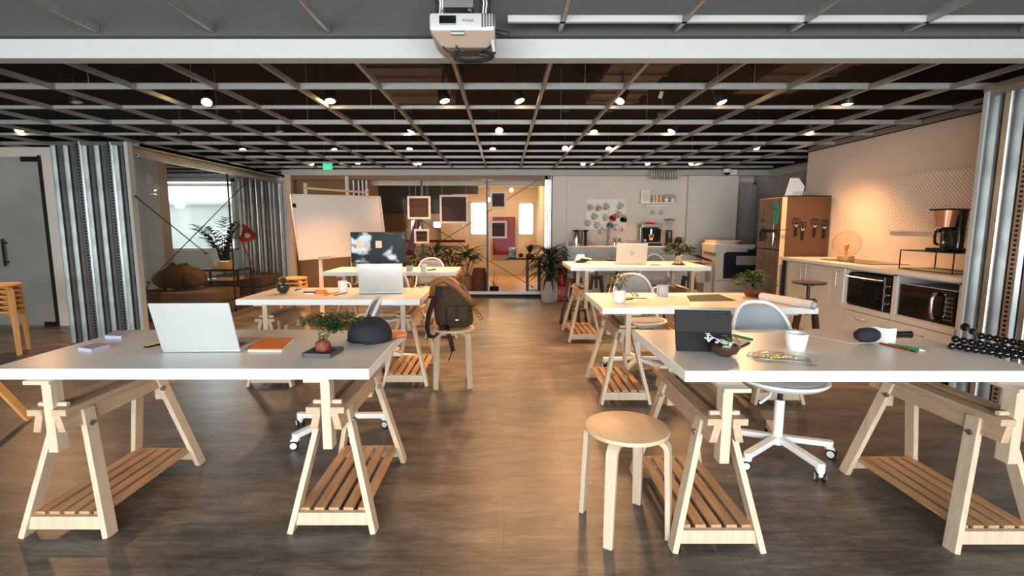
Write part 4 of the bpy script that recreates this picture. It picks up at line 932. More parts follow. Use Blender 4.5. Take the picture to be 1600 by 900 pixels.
b = B()
for k in range(26): b.leaf((random.uniform(-.03, .03), random.uniform(-.04, .04), random.uniform(-.15, .05)), (random.uniform(-1, .2), random.uniform(-1, 1), random.uniform(-.3, 1)), .07, .02, .5)
mk('foliage', b, 'leafd', t)
b = B(); b.cyl((0, 0, -.22), (0, 0, -.10), .03, .035); mk('pot', b, 'black', t)
# copier
q0 = PY(1120, 455, 8.0)
t = thing('copier', 'cream office copier with dark blue front standing by the recess', 'copier', (3.66, 7.95, 0), -.02)
b = B(); b.b2(-.30, .30, 0, .60, .03, .40, .006); b.b2(-.30, .30, .03, .60, .40, .92, .01); mk('body', b, 'cream', t)
for k in range(3):
    b = B(); b.b2(-.28, .29, -.012, .0, .06 + .115 * k, .165 + .115 * k, .004); d = mk('paper_drawer', b, 'cream', t); b = B(); b.b2(-.10, .12, -.018, -.010, .125 + .115 * k, .145 + .115 * k, .006); mk('handle', b, 'bay', d)
b = B(); b.b2(-.17, .30, -.004, .40, .44, .86); b.b2(-.17, .26, -.012, .02, .44, .60, .01); b.prism([(-.17, -.006, .60), (.14, -.006, .66), (.26, -.006, .60)], (0, .05, 0)); mk('front_cover', b, 'darkblue', t)
b = B(); b.b2(.02, .33, -.008, .2, .655, .80); mk('output_gap', b, 'greywall', t)
b = B(); b.b2(-.30, -.175, -.006, .02, .42, .92, .004); mk('side_column', b, 'cream', t)
b = B(); b.b2(-.32, .30, -.03, .58, .92, .985, .01); b.b2(-.34, -.14, -.02, .5, .84, .99, .02); mk('scanner_bed', b, 'cream', t)
b = B(); b.b2(-.28, .10, .1, .56, .985, 1.04, .012); b.prism([(-.25, .05, 1.04), (.10, .05, 1.04), (.22, .05, 1.0), (.05, .05, 1.0)], (0, .3, 0)); mk('document_feeder', b, 'cream', t)
b = B(); b.b2(-.26, .02, .1, .52, 1.04, 1.05); b.prism([(.0, -.03, 1.0), (.25, -.03, .995), (.25, -.03, 1.01), (.02, -.03, 1.03)], (0, .35, 0)); mk('feeder_tray', b, 'darksteel', t)
b = B(); b.prism([(.20, -.03, .86), (.40, -.03, .87), (.42, -.03, .90), (.20, -.03, .90)], (0, .12, 0)); mk('control_panel', b, 'darkblue', t)
b = B(); b.prism([(-.60, .05, .80), (-.33, .05, .70), (-.33, .05, .72), (-.59, .05, .82)], (0, .32, 0)); mk('side_tray', b, 'black', t)
b = B(); b.b2(-.53, -.30, .1, .5, .35, .62, .02); b.b2(-.43, -.30, .1, .5, .06, .66, .01); mk('side_unit', b, 'cream', t)


# ================================================================ KITCHEN, back wall
YC = YB + .07                       # face of the set-back panel
CZ = .925
kl = PY(884, 388, YB - .45).x; kr = PY(1085, 388, YB - .45).x
t = thing('kitchen_unit', 'long grey-white kitchen unit against the back wall under the mug pegboard', 'kitchen unit', (0, YB - .48, 0))
b = B(); b.b2(kl + .03, kr - .10, 0, .46, .08, CZ - .03); mk('body', b, 'cabinet2', t)
b = B(); b.b2(kl + .06, kr - .14, .04, .46, 0, .08); mk('plinth', b, 'cabinet2', t)
edges = [PY(px, 420, YB - .48).x for px in (886, 919, 956.5, 998, 1026.5, 1055, 1072)]
for i in range(6):
    b = B(); b.b2(edges[i] + .004, edges[i + 1] - .004, -.018, 0, .10, CZ - .04); d = mk('door', b, 'cabinet2', t, bevel=.002)
    hx = edges[i + 1] - .045 if i in (0, 1, 3) else edges[i] + .045
    b = B(); b.tube([(hx, -.018, CZ - .11), (hx, -.045, CZ - .11), (hx, -.045, CZ - .26), (hx, -.018, CZ - .26)], .005, 6); mk('handle', b, 'darksteel', d, smooth=1)
b = B(); b.b2(kl, kr, -.03, .48, CZ - .03, CZ, .003); mk('worktop', b, 'cabinet', t)
def ybk(px, dy=.22): return PY(px, 385, YB - dy).x
# mug pegboard
a = PY(915, 358, YC - .03); c = PY(979, 311, YC - .03)
t = thing('pegboard', 'white pegboard full of hanging mugs on the back kitchen wall', 'pegboard', (a.x, YC - .025, a.z))
b = B(); b.b2(0, c.x - a.x, -.006, .006, 0, c.z - a.z); mk('board', b, 'peg_x', t)
b = B(); b.b2(.02, c.x - a.x - .02, .006, .024, .02, c.z - a.z - .02); mk('backing', b, 'wall', t)
def mug(px, py, m, lab, tilt, s=1.0):
    p = PY(px, py, YC - .10)
    t = thing('mug', lab, 'mug', tuple(p), 0, 'mugs hanging on the back pegboard')
    R_ = Matrix.Rotation(tilt, 4, 'Y') @ Matrix.Rotation(.5, 4, 'X')
    b = B(); b.lathe([(0, -.045), (.036, -.045), (.040, -.035), (.042, .045), (.038, .045), (.036, -.035), (0, -.037)], n=20, mtx=R_); mk('cup', b, m, t, smooth=1)
    b = B(); b.tube([R_ @ Vector((.040, 0, .028)), R_ @ Vector((.062, 0, .026)), R_ @ Vector((.072, 0, 0)), R_ @ Vector((.062, 0, -.024)), R_ @ Vector((.040, 0, -.03))], .006, 6); mk('handle', b, m, t, smooth='all')
    b = B(); q = R_ @ Vector((.066, 0, .0)); b.tube([(q.x, .07, q.z + .01), (q.x, q.y, q.z + .012), (q.x, q.y - .01, q.z + .03)], .003, 5); mk('hook', b, 'alu', t)
for (px, py, m, lab, ti) in ((922.5, 325, 'mugcream', 'cream mug on the back pegboard, top left corner', -2.0), (935.5, 326, 'mugpeach', 'peach mug on the back pegboard, second in the top row', -1.8), (947.5, 323.5, 'mugcream', 'grey cream mug on the back pegboard, third in the top row', -2.0), (970, 322.5, 'mugcream', 'cream mug on the back pegboard, top right corner', -2.0),
        (929, 339, 'mugcream', 'cream mug on the back pegboard, left of the second row', -2.0), (947, 341, 'mugcream', 'cream mug on the back pegboard, middle of the second row', -1.9), (967, 336, 'mugpeach', 'pale peach mug just above the red mug', -2.0), (957.5, 341.5, 'mugred', 'glossy red mug on the pegboard', -1.1), (974.5, 343.5, 'black', 'black mug hanging at the right edge of the pegboard', -1.4),
        (918.5, 349, 'mugcream', 'cream mug on the back pegboard, lowest at the left edge', -2.4), (933, 352, 'mugcream', 'cream mug on the back pegboard, low in the third row', -2.3), (953.5, 352.5, 'mugblue', 'blue patterned mug under the red mug', -1.5), (963, 356, 'mugcream', 'cream mug on the back pegboard, lower right', -2.2), (940.5, 362, 'mugcream', 'cream mug hanging lowest, below the pegboard edge', -1.6)):
    mug(px, py, m, lab, ti)
p = PY(972, 356, YC - .05)
b = B(); b.lathe([(0, -.05), (.016, -.05), (.014, -.02), (.006, 0), (.005, .05), (0, .05)]); solo('red_brush', b, 'red', 'small red brush hanging at the lower right of the mug pegboard', 'brush', tuple(p), smooth=1)
# wall shelf with jars
a = PY(1002, 318, YC - .2); c = PY(1055, 315, YC - .2)
t = thing('wall_shelf', 'small white wall shelf with jars right of the mug pegboard', 'shelf', (a.x, YC - .2, a.z))
W = c.x - a.x
b = B(); b.b2(0, W, 0, .2, 0, .018); mk('board', b, 'white', t, bevel=.002)
b = B(); b.b2(.09, W - .12, .02, .18, -.045, -.02); mk('glass_rack', b, 'white', t)
for x in (.07, W - .11): b = B(); b.tube([(x, .19, -.16), (x, .18, -.10), (x, .10, -.02), (x, .05, 0)], .006, 6); mk('bracket', b, 'white', t)
zs = a.z + .018
b = B(); b.b2(0, .155, 0, .05, 0, .215, .004); o = solo('cardboard_box', b, 'paper', 'white printed box standing at the left end of the wall shelf', 'box', (a.x + .01, YC - .14, zs)); b = B(); b.b2(.02, .135, -.002, 0, .03, .17); mk('printed_panel', b, 'framewhite', o)
def jar(x, m, lab, h=.13, r=.035, nm='storage_jar', lid='copper', loc=None, cat='jar'):
    t = thing(nm, lab, cat, loc or (x, YC - .1, zs))
    b = B(); b.lathe([(0, 0), (r, 0), (r, h * .85), (r * .9, h * .88), (0, h * .88)]); mk('jar_body', b, m, t, smooth=1)
    b = B(); b.lathe([(0, h * .88), (r * 1.02, h * .88), (r * 1.02, h), (0, h)]); mk('lid', b, lid, t, smooth=1)
for i, (px, lab) in enumerate(((1021.5, 'copper-lidded jar beside the printed box on the wall shelf'), (1026.5, 'copper-lidded jar, second on the wall shelf'), (1032.5, 'copper-lidded jar, third on the wall shelf, next to the glasses'))): jar(PY(px, 310, YC - .1).x, 'mugpeach', lab, .125, .032)
for (px, lab, h) in ((1041.5, 'clear glass jar with white contents on the wall shelf', .15), (1051, 'clear glass jar at the right end of the wall shelf', .15)):
    x = PY(px, 310, YC - .1).x; t = thing('glass_jar', lab, 'jar', (x, YC - .1, zs))
    b = B(); b.lathe([(0, 0), (.045, 0), (.052, .04), (.05, h * .8), (.04, h), (.036, h), (.046, h * .8), (.047, .04), (0, .01)]); mk('jar_body', b, 'bowl', t, smooth=1); b = B(); b.lathe([(0, .012), (.042, .012), (.044, h * .5), (0, h * .55)]); mk('contents', b, 'paper', t, smooth=1)
for (px, lab) in ((1019.5, 'wine glass hanging upside down under the wall shelf, left'), (1033.5, 'wine glass hanging upside down under the wall shelf, right')):
    x = PY(px, 325, YC - .1).x; t = thing('wine_glass', lab, 'glass', (x, YC - .1, a.z - .03), 0, 'wine glasses under the wall shelf')
    b = B(); b.lathe([(.032, 0), (.030, -.004), (.004, -.008), (.004, -.06), (.03, -.09), (.042, -.125), (.036, -.165), (.034, -.165), (.040, -.125), (.028, -.094), (0, -.068)]); mk('bowl', b, 'bowl', t, smooth='all')
# on the worktop
def top(px, dy): return (PY(px, 385, YB - dy).x, YB - dy, CZ)
t = thing('thermos_jug', 'steel thermos jug with black spout at the left of the back worktop', 'jug', top(900.5, .22))
b = B(); b.lathe([(0, 0), (.062, 0), (.064, .02), (.058, .18), (.045, .235), (.04, .25), (0, .25)]); mk('jug_body', b, 'chrome', t, smooth=1)
b = B(); b.lathe([(0, .25), (.045, .25), (.04, .275), (0, .28)]); b.prism([(-.06, -.02, .25), (-.02, -.02, .25), (-.02, -.02, .275), (-.07, -.02, .27)], (0, .04, 0)); mk('lid', b, 'black', t)
b = B(); b.tube([(.05, 0, .255), (.095, 0, .25), (.10, 0, .16), (.085, 0, .06), (.06, 0, .05)], .010, 8); mk('handle', b, 'black', t, smooth='all')
t = thing('coffee_press', 'slim black funnel-topped grinder beside the thermos jug', 'grinder', top(914.5, .22))
b = B(); b.lathe([(0, 0), (.028, 0), (.024, .22), (.03, .24), (.055, .275), (0, .275)]); mk('body', b, 'black', t, smooth=1)
jar(0, 'cream', 'small cream canister at the left end of the back worktop', .08, .03, loc=top(886, .22), lid='cream')
t = thing('kettle_stand', 'thin wire drip kettle stand on the back worktop', 'stand', top(926, .22))
b = B(); b.tube([(-.06, 0, 0), (-.06, 0, .22), (-.03, 0, .265), (.03, 0, .265), (.06, 0, .22), (.06, 0, 0)], .004, 6); b.cyl((-.07, 0, .003), (.07, 0, .003), .004); mk('wire_frame', b, 'alu', t, smooth='all'); b = B(); b.sphere((0, 0, .05), .03, (1, 1, .8)); mk('brass_ball', b, 'copper', t, smooth=1)
t = thing('kitchen_tap', 'tall steel kitchen tap rising from the back worktop', 'tap', top(949.5, .15))
b = B(); b.cyl((0, 0, 0), (0, 0, .07), .024); b.tube([(0, 0, .05), (0, 0, .30), (.0, -.03, .345), (.0, -.09, .35), (.0, -.13, .32), (.0, -.13, .26)], .011, 8); b.tube([(.03, 0, .30), (.03, -.0, .08)], .006, 6); mk('spout', b, 'darksteel', t, smooth='all')
b = B(); b.bar((0, 0, .08), (.07, 0, .10), .016, .016); b.bar((0, 0, .05), (-.06, 0, .06), .012, .012); mk('lever', b, 'darksteel', t)
for px, lab in ((960, 'steel bottle right of the kitchen tap'), (967.5, 'slimmer steel bottle, second right of the kitchen tap')): jar(0, 'chrome', lab, .15, .022, 'steel_bottle', 'copper', top(px, .2), 'bottle')
t = thing('bread_box', 'low dark wire basket on the worktop behind the laptop', 'basket', top(990, .25)); b = B(); b.b2(-.10, .10, -.08, .08, 0, .012)
for k in range(9): b.cyl((-.10 + k * .025, -.08, 0), (-.10 + k * .025, -.08, .085), .003, n=5)
b.b2(-.105, .105, -.085, -.075, .08, .09); b.b2(-.105, .105, .075, .085, .08, .09); mk('wire_frame', b, 'darksteel', t)
t = thing('espresso_machine', 'steel and black espresso machine with red bowl on the back worktop', 'espresso machine', top(1015, .26))
b = B(); b.b2(-.165, .165, .02, .2, 0, .36, .012); b.b2(-.17, .175, -.10, .2, .315, .375, .012); mk('housing', b, 'darksteel', t)
b = B(); b.b2(-.14, .14, .012, .022, .06, .31); mk('back_plate', b, 'black', t)
b = B(); b.b2(-.16, .17, -.14, .2, 0, .055, .006); mk('drip_tray', b, 'black', t)
b = B(); b.b2(-.14, .15, -.135, .0, .056, .062); mk('drip_grille', b, 'alu', t)
b = B(); b.b2(-.155, -.115, -.09, .02, .06, .29); b.b2(.12, .16, -.09, .02, .06, .29); mk('side_panel', b, 'gloss', t)
b = B(); b.lathe([(0, .10), (.03, .10), (.055, .15), (.062, .20), (.058, .20), (.05, .15), (0, .11)], (0, -.06, 0)); mk('mixing_bowl', b, 'chrome', t, smooth=1)
b = B(); b.cyl((0, -.06, .20), (0, -.06, .285), .035); b.bar((0, -.06, .23), (0, -.15, .21), .02, .02); mk('brew_head', b, 'chrome', t)
b = B(); b.lathe([(0, .375), (.04, .375), (.058, .405), (.05, .41), (0, .39)], (-.03, 0, 0)); b.sphere((.05, 0, .40), .034, (1.1, .9, .7)); mk('red_scoop', b, 'red', t, smooth=1)
b = B(); b.cyl((-.12, -.145, .1), (-.12, -.11, .1), .02); mk('knob', b, 'chrome', t)
t = thing('coffee_grinder', 'steel coffee grinder with clear hopper and black lid on the back worktop', 'coffee grinder', top(1044.5, .26))
b = B(); b.lathe([(0, 0), (.075, 0), (.07, .03), (.062, .05), (.060, .24), (.05, .275), (0, .28)]); mk('body', b, 'chrome', t, smooth=1)
b = B(); b.lathe([(.02, .28), (.03, .30), (.075, .42), (.078, .44), (.074, .44), (.026, .305)]); mk('hopper', b, 'bowl', t, smooth=1)
b = B(); b.lathe([(0, .44), (.095, .44), (.09, .452), (.02, .462), (0, .462)]); mk('lid', b, 'black', t, smooth=1)
b = B(); b.b2(-.03, .03, -.11, -.06, .02, .14, .01); b.b2(-.07, .07, -.12, .0, 0, .02, .005); mk('spout', b, 'black', t)
t = thing('black_kettle', 'round black kettle at the right of the back worktop', 'kettle', top(1059.5, .25))
b = B(); b.lathe([(0, 0), (.06, 0), (.068, .05), (.05, .12), (.03, .15), (0, .155)]); mk('body', b, 'black', t, smooth=1); b = B(); b.tube([(.04, 0, .14), (.085, 0, .13), (.09, 0, .06), (.06, 0, .03)], .008, 6); mk('handle', b, 'black', t, smooth=1)

# ================================================================ LOUNGE
def ottoman(label, x0, x1, y0, y1, h, m):
    t = thing('ottoman', label, 'ottoman', ((x0 + x1) / 2, (y0 + y1) / 2, 0)); w, d = (x1 - x0) / 2, (y1 - y0) / 2
    b = B(); b.b2(-w, w, -d, d, .05, h - .17, .02); mk('base', b, m, t, smooth=1)
    b = B(); b.b2(-w - .01, w + .01, -d - .01, d + .01, h - .165, h, .035); mk('cushion', b, m, t, smooth=1)
    for sx in (-1, 1):
        for sy in (-1, 1): b = B(); b.cyl((sx * (w - .06), sy * (d - .06), 0), (sx * (w - .06), sy * (d - .06), .05), .02); mk('leg', b, 'black', t)
a = PZ(232, 452, .46); c = PZ(342, 446, .46)
ottoman('brown upholstered ottoman carrying the duffel bag in the lounge', -4.98, -3.90, 6.72, 7.36, .385, 'brownfab')
a = PZ(342, 437, .45); c = PZ(438, 436, .45)
ottoman('long dark grey ottoman in front of the steel partition in the lounge', -4.80, -3.88, 7.98, 8.70, .46, 'greysofa')
t = thing('side_table', 'black metal side table with shelf in the lounge beside the duffel bag', 'side table', (-4.29, 7.66, 0)); w, d, h = .32, .20, .60
for sx in (-1, 1):
    for sy in (-1, 1): b = B(); b.b2(sx * w - .015, sx * w + .015, sy * d - .015, sy * d + .015, 0, h); mk('leg', b, 'blackmetal', t)
b = B(); b.b2(-w - .015, w + .015, -d - .015, d + .015, h, h + .03); mk('table_top', b, 'gloss', t)
b = B(); b.b2(-w, w, -d, d, h - .16, h - .14); mk('shelf', b, 'blackmetal', t)
b = B(); b.b2(-.02, .22, -.2, .1, 0, .05); solo('orange_box', b, 'honey', 'orange-brown box on the shelf of the black side table', 'box', (-4.25, 7.66, .46))
t = thing('menu_stand', 'pale card stand leaning on the black side table in the lounge', 'menu card', (-4.36, 7.64, h + .03), -.2)
b = B(); b.prism([(-.13, 0, .30), (-.02, 0, .31), (.07, 0, 0), (-.05, 0, 0)], (0, .012, 0)); mk('card', b, 'framewhite', t)
b = B(); b.b2(-.07, .22, -.06, .08, 0, .05, .004); b.b2(.05, .20, -.05, .07, .05, .11, .004); mk('wooden_holder', b, 'honey', t)
# duffel bag
t = thing('duffel_bag', 'brown canvas duffel bag with dark straps lying on the brown ottoman', 'bag', (-4.52, 6.98, .385), .12)
b = B(); secs = []
for i in range(15):
    u = -1 + i / 7; r = (1 - abs(u) ** 4) ** .5; r = max(r, .55)
    secs.append((-.02 + .0 * u, 0, u * .34, .150 * r, .165 * r, 2.4))
b.loft(secs, 24); b.xf(Matrix.Translation((0, 0, .14)) @ Matrix.Rotation(PI / 2, 4, 'Y'))
for v in b.bm.verts:
    v.co.z = max(0, v.co.z * (1.0 + .20 * math.exp(-((v.co.x - .03) / .17) ** 2) - .22 * (v.co.x < -.1) * (-v.co.x)) + .014 * math.sin(v.co.x * 31 + v.co.y * 17)); v.co.y += .012 * math.sin(v.co.x * 40 + v.co.z * 30)
mk('bag_body', b, 'bagbrown', t, smooth='all', sub=1)
for x in (-.13, .13):
    b = B(); b.tube([(x, -.150, .02), (x, -.185, .10), (x * .95, -.180, .20), (x * .8, -.12, .30), (x * .6, .0, .375), (x * .7, .12, .31), (x, .18, .2), (x, .18, .05)], .02, 8, flat=(.026, .006)); mk('strap', b, 'strap', t, smooth='all')
b = B(); b.tube([(-.30, -.05, .15), (-.37, -.08, .10), (-.40, -.10, .03), (-.33, -.16, .012), (-.15, -.2, .012), (.05, -.2, .012)], .012, 8, flat=(.016, .005)); mk('shoulder_strap', b, 'strap', t, smooth='all')
# plants
def zzplant(loc, label, n=9, h=.6, name='zz_plant', potr=.13, poth=.28, lm='leafd', pm='black', lean=.55):
    t = thing(name, label, 'plant', loc)
    b = B(); b.lathe([(0, 0), (potr * .8, 0), (potr, poth), (potr * .92, poth), (potr * .9, poth - .03), (0, poth - .03)]); mk('pot', b, pm, t, smooth=1)
    for k in range(n):
        a = 2 * PI * k / n + random.uniform(-.3, .3); ln = random.uniform(.2, lean); hh = h * random.uniform(.7, 1.1); st = B(); lf = B(); P = []
        for i in range(13):
            u = i / 12; P.append(Vector((math.cos(a) * ln * u ** 1.5, math.sin(a) * ln * u ** 1.5, poth - .04 + hh * math.sin(u * 1.35) / math.sin(1.35))))
        st.tube(P, [.010 * (1 - .7 * i / 12) for i in range(13)], 6); mk('stem', st, 'leafl', t, smooth='all')
        for i in range(3, 13):
            d = (P[i] - P[i - 1]).normalized(); sd = Vector((-math.sin(a), math.cos(a), 0))
            for q in (-1, 1): lf.leaf(P[i], sd * q + d * .7, random.uniform(.10, .15), .055, .25)
        mk('frond', lf, lm, t, smooth='all')
    return t
zzplant((-5.02, 9.0, 0), 'tall dark-leaved plant in front of the bright lounge window', 15, 1.05, 'potted_plant', .16, .34, lean=.5)
# red lamp
t = thing('desk_lamp', 'red jointed reading lamp in the lounge before the steel partition', 'lamp', (-4.42, 8.42, 0))
p1 = PY(405, 435, 8.2); 
def L3(px, py, D=8.42): q = PY(px, py, D); return (q.x + 4.42, D - 8.42, q.z)
b = B(); b.lathe([(0, 0), (.14, 0), (.14, .02), (.02, .03), (0, .03)], (L3(400, 425)[0], 0, 0)); mk('base', b, 'red', t, smooth=1)
b = B(); k0 = (L3(401, 425)[0], 0, .02); b.tube([k0, L3(398.5, 423)], .011, 6); b.tube([L3(398.5, 423), L3(388, 400), L3(373.5, 369)], .011, 6); mk('lower_arm', b, 'red', t, smooth='all')
b = B(); b.tube([L3(373.5, 369), L3(381, 354)], .011, 6); b.sphere(L3(373.5, 369), .018, n=10); mk('upper_arm', b, 'red', t, smooth='all')
b = B(); s0_ = Vector(L3(381, 354)); s1_ = Vector(L3(395, 375)); d = (s1_ - s0_).normalized() + Vector((0, -.45, 0)); q = d.normalized().to_track_quat('Z', 'Y').to_matrix().to_4x4()
b.lathe([(0, -.03), (.03, -.03), (.045, .03), (.065, .05), (.13, .22), (.126, .22), (.06, .06), (0, .04)], s0_, 28, q); mk('lamp_shade', b, 'red', t, smooth=1)
b = B(); b.lathe([(0, .15), (.04, .16), (.045, .2), (0, .235)], s0_, 16, q); mk('bulb', b, 'white', t, smooth=1)

# ================================================================ WHITEBOARD
bl = PY(468, 406.5, 6.95); tl = PY(454, 303.5, 7.02); tr = PY(594.3, 310.5, 8.1); bR = tr + (bl - tl)
U = (tr - tl); U.z = 0; W = U.length; U.normalize(); V = (tl - bl); Hh = V.length; V.normalize(); N = U.cross(V).normalized(); U = V.cross(N).normalized()
t = thing('whiteboard', 'large tilted whiteboard on a pale wooden easel behind the left tables', 'whiteboard', (0, 0, 0))
Mx = Matrix((U, -N if (-N).y < 0 else N, V)).transposed().to_4x4(); yv = Mx.col[1].to_3d()
nz = N if N.y < 0 else -N
Mx = Matrix.Identity(4); Mx.col[0][:3] = U; Mx.col[1][:3] = -nz; Mx.col[2][:3] = V; Mx.col[3][:3] = bl
b = B(); b.b2(0, W, 0, .018, 0, Hh); b.xf(Mx); mk('board', b, mat('whiteboard_face', (.78, .70, .64), .16, noise=False), t)
b = B(); f = .018
for (x0_, x1_, z0_, z1_) in ((-.004, W + .004, -.004, f), (-.004, W + .004, Hh - f, Hh + .004), (-.004, f, 0, Hh), (W - f, W + .004, 0, Hh)): b.b2(x0_, x1_, -.006, .022, z0_, z1_)
b.xf(Mx); mk('frame', b, 'framewhite', t)
b = B(); b.b2(.28, .45, -.05, -.006, -.015, .03, .004); b.xf(Mx); mk('pen_tray', b, 'alu', t)
b = B(); b.b2(.0, .05, -.012, -.004, Hh * .80, Hh * .86); b.xf(Mx); mk('magnet', b, 'black', t)
g0 = PZ(504, 494, 0); 
b = B(); a = Mx @ Vector((.34, .04, .05)); b.bar(a, (g0.x, g0.y, 0), .045, .045); mk('leg', b, 'framewhite', t)
for u_, gx in ((.75, .05), (.85, -.1)):
    a = Mx @ Vector((W * u_, .06, Hh * .6)); b = B(); b.bar(a, (a.x + gx, a.y + .1, 0), .04, .04); mk('leg', b, 'framewhite', t)
for (px, py0, py1) in ((477, 286, 330), (541.5, 275, 330), (573, 295, 330)):
    D = 7.3 + (px - 477) / 96 * .75; a = PY(px, py0, D); c = PY(px + 2, py1, D); b = B(); b.bar(a, c, .045, .035); mk('upright', b, 'birch', t)
a = PY(477, 294, 7.27); c = PY(573, 301, 8.0); b = B(); b.bar(a, c, .05, .03, up=(0, 0, 1)); mk('top_rail', b, 'birch', t)
p = PY(458, 400, 7.3)

# ================================================================ HALL
def blade_plant(t, n, h, ln, m, z0, r=.05, droop=1.5, wd=.028, tilt=.5):
    for part_i in range(3):
        b = B()
        for k in range(n // 3):
            a = random.uniform(0, 2 * PI); zz = z0 + random.uniform(0, h); e = random.uniform(.1, tilt + .9)
            b.leaf((r * math.cos(a) * .5, r * math.sin(a) * .5, zz), (math.cos(a), math.sin(a), e), ln * random.uniform(.7, 1.15), wd, droop * random.uniform(.7, 1.2), seg=7)
        mk('foliage', b, m, t, smooth='all')
p = PZ(858, 472, 0); t = thing('floor_plant', 'bushy long-leaved plant in a tall pale pot at the right end of the hall glazing', 'plant', (p.x, p.y, 0))
b = B(); b.lathe([(0, 0), (.11, 0), (.135, .04), (.14, .15), (.135, .30), (.12, .36), (.11, .36), (.12, .30), (.0, .30)]); mk('pot', b, 'concrete', t, smooth=1)
b = B(); b.lathe([(0, .31), (.118, .31), (0, .33)]); mk('soil', b, 'soil', t)
for dx, hh in ((-.03, .45), (.04, .38), (.0, .2)): b = B(); b.tube([(dx, 0, .30), (dx * 1.5, .02, .30 + hh * .5), (dx * 2, 0, .30 + hh)], .012, 6); mk('stem', b, 'stem', t, smooth=1)
blade_plant(t, 150, .45, .50, 'leafd', .38, .08, 1.9, .030, .7)
p = PZ(882, 470, 0); t = thing('extinguisher_box', 'red fire extinguisher box with white lettering behind the tall pale pot', 'fire box', (p.x + .02, YB - .32, 0))
b = B(); b.b2(-.17, .15, -.10, .10, 0, .26, .006); mk('box_body', b, 'red', t); b = B(); b.b2(-.17, .15, -.104, -.1, .24, .262); mk('lid', b, 'redwall', t)
text('lettering', '灭火器', .10, 'paper', t, (-.01, -.103, .13), (PI / 2, 0, 0))
t = thing('fire_extinguisher', 'red fire extinguisher standing in the red box', 'fire extinguisher', (p.x - .03, YB - .32, .26))
b = B(); b.lathe([(0, -.0), (.06, 0), (.062, .02), (.062, .24), (.045, .29), (.02, .305), (0, .305)]); mk('cylinder', b, 'red', t, smooth=1)
b = B(); b.cyl((0, 0, .30), (0, 0, .34), .016); b.bar((-.01, 0, .335), (.09, 0, .36), .02, .012); b.tube([(.02, 0, .33), (.10, 0, .31), (.12, 0, .2), (.11, 0, .05), (.09, 0, .0)], .010, 6); mk('hose', b, 'black', t)
# console table with machine and cactus plant
t = thing('console_table', 'narrow black console table behind the hall glazing', 'console table', (PY(822, 400, 9.25).x, 9.25, 0)); 
xl, xr = PY(790, 404, 9.25).x - t.location.x, PY(847, 404, 9.25).x - t.location.x; zt = PY(820, 403, 9.2).z
b = B(); b.b2(xl, xr, -.14, .14, zt - .03, zt); mk('table_top', b, 'black', t)
for x in (PY(824, 430, 9.25).x - t.location.x, xr - .05):
    for y in (-.12, .12): b = B(); b.b2(x - .02, x + .02, y - .015, y + .015, 0, zt - .03); mk('leg', b, 'blackmetal', t)
b = B(); b.b2(PY(824, 430, 9.25).x - t.location.x, xr - .03, -.12, .12, .06, .09); mk('stretcher', b, 'blackmetal', t)
b = B(); zz = .5
for i in range(5): b.bar((PY(828, 430, 9.25).x - t.location.x, -.1, .35 + i * .09), (PY(836, 430, 9.25).x - t.location.x, -.1, .42 + i * .09), .012, .012)
mk('bottle_rack', b, 'blackmetal', t)
q = PY(800, 400, 9.22); t = thing('hall_machine', 'black and silver machine at the left end of the black console table', 'machine', (q.x, 9.25, zt))
b = B(); b.b2(-.07, .07, -.08, .08, 0, .20, .012); mk('housing', b, 'gloss', t); b = B(); b.sphere((-.02, -.08, .14), .035); b.cyl((.03, -.09, .08), (.03, -.07, .16), .02); mk('silver_fitting', b, 'chrome', t, smooth=1)
q = PY(814, 400, 9.22); t = thing('dark_bowl', 'small dark round bowl on the black console table', 'bowl', (q.x, 9.25, zt)); b = B(); b.sphere((0, 0, .045), .045, (1, 1, .95)); mk('bowl', b, 'darkwood', t, smooth=1)
q = PY(828, 400, 9.22); t = thing('potted_plant', 'spiky dark plant in a red pot at the right of the console table', 'plant', (q.x, 9.25, zt))
b = B(); b.lathe([(0, 0), (.07, 0), (.08, .03), (.06, .07), (0, .07)]); mk('pot', b, 'rattan', t, smooth=1)
b = B()
for k in range(16): a = k * 2.4; b.leaf((0, 0, .07), (math.cos(a) * .6, math.sin(a) * .4, 1), random.uniform(.14, .22), .04, .3)
mk('foliage', b, 'leafd', t, smooth='all')
q = PY(749, 460, 9.1); t = thing('woven_vase', 'reddish-brown woven vase behind the hall glazing left of the black post', 'vase', (q.x, 9.12, .012))
b = B(); b.lathe([(0, 0), (.10, 0), (.13, .06), (.15, .22), (.14, .36), (.115, .46), (.12, .49), (.105, .49), (.10, .44), (0, .42)], n=30); mk('vase_body', b, 'rattan', t, smooth=1)
q = PY(772, 458, 9.1); t = thing('potted_plant', 'small dark pot with a bare twig behind the hall glazing', 'plant', (q.x, 9.14, .012))
b = B(); b.lathe([(0, 0), (.075, 0), (.085, .02), (.085, .15), (.075, .16), (0, .15)]); mk('pot', b, 'black', t, smooth=1)
b = B(); b.tube([(0, 0, .15), (.01, 0, .3), (0, 0, .45)], .005, 5); b.tube([(.0, 0, .15), (.05, 0, .24), (.06, 0, .32)], .004, 5)
for k in range(10): b.tube([(0, 0, .15), (random.uniform(-.1, .1), random.uniform(-.05, .05), random.uniform(.2, .3))], .003, 4)
mk('twig', b, 'stem', t)
b = B()
for k in range(60): b.sphere((random.uniform(-1.6, 1.1), random.uniform(-.1, .35), .015), random.uniform(.015, .035), (1.2, 1, .6), 6)
o = solo('pebbles', b, 'gravel', 'scattered pale pebbles along the foot of the hall glazing', 'pebbles', (-.9, 9.12, 0)); o['kind'] = 'stuff'
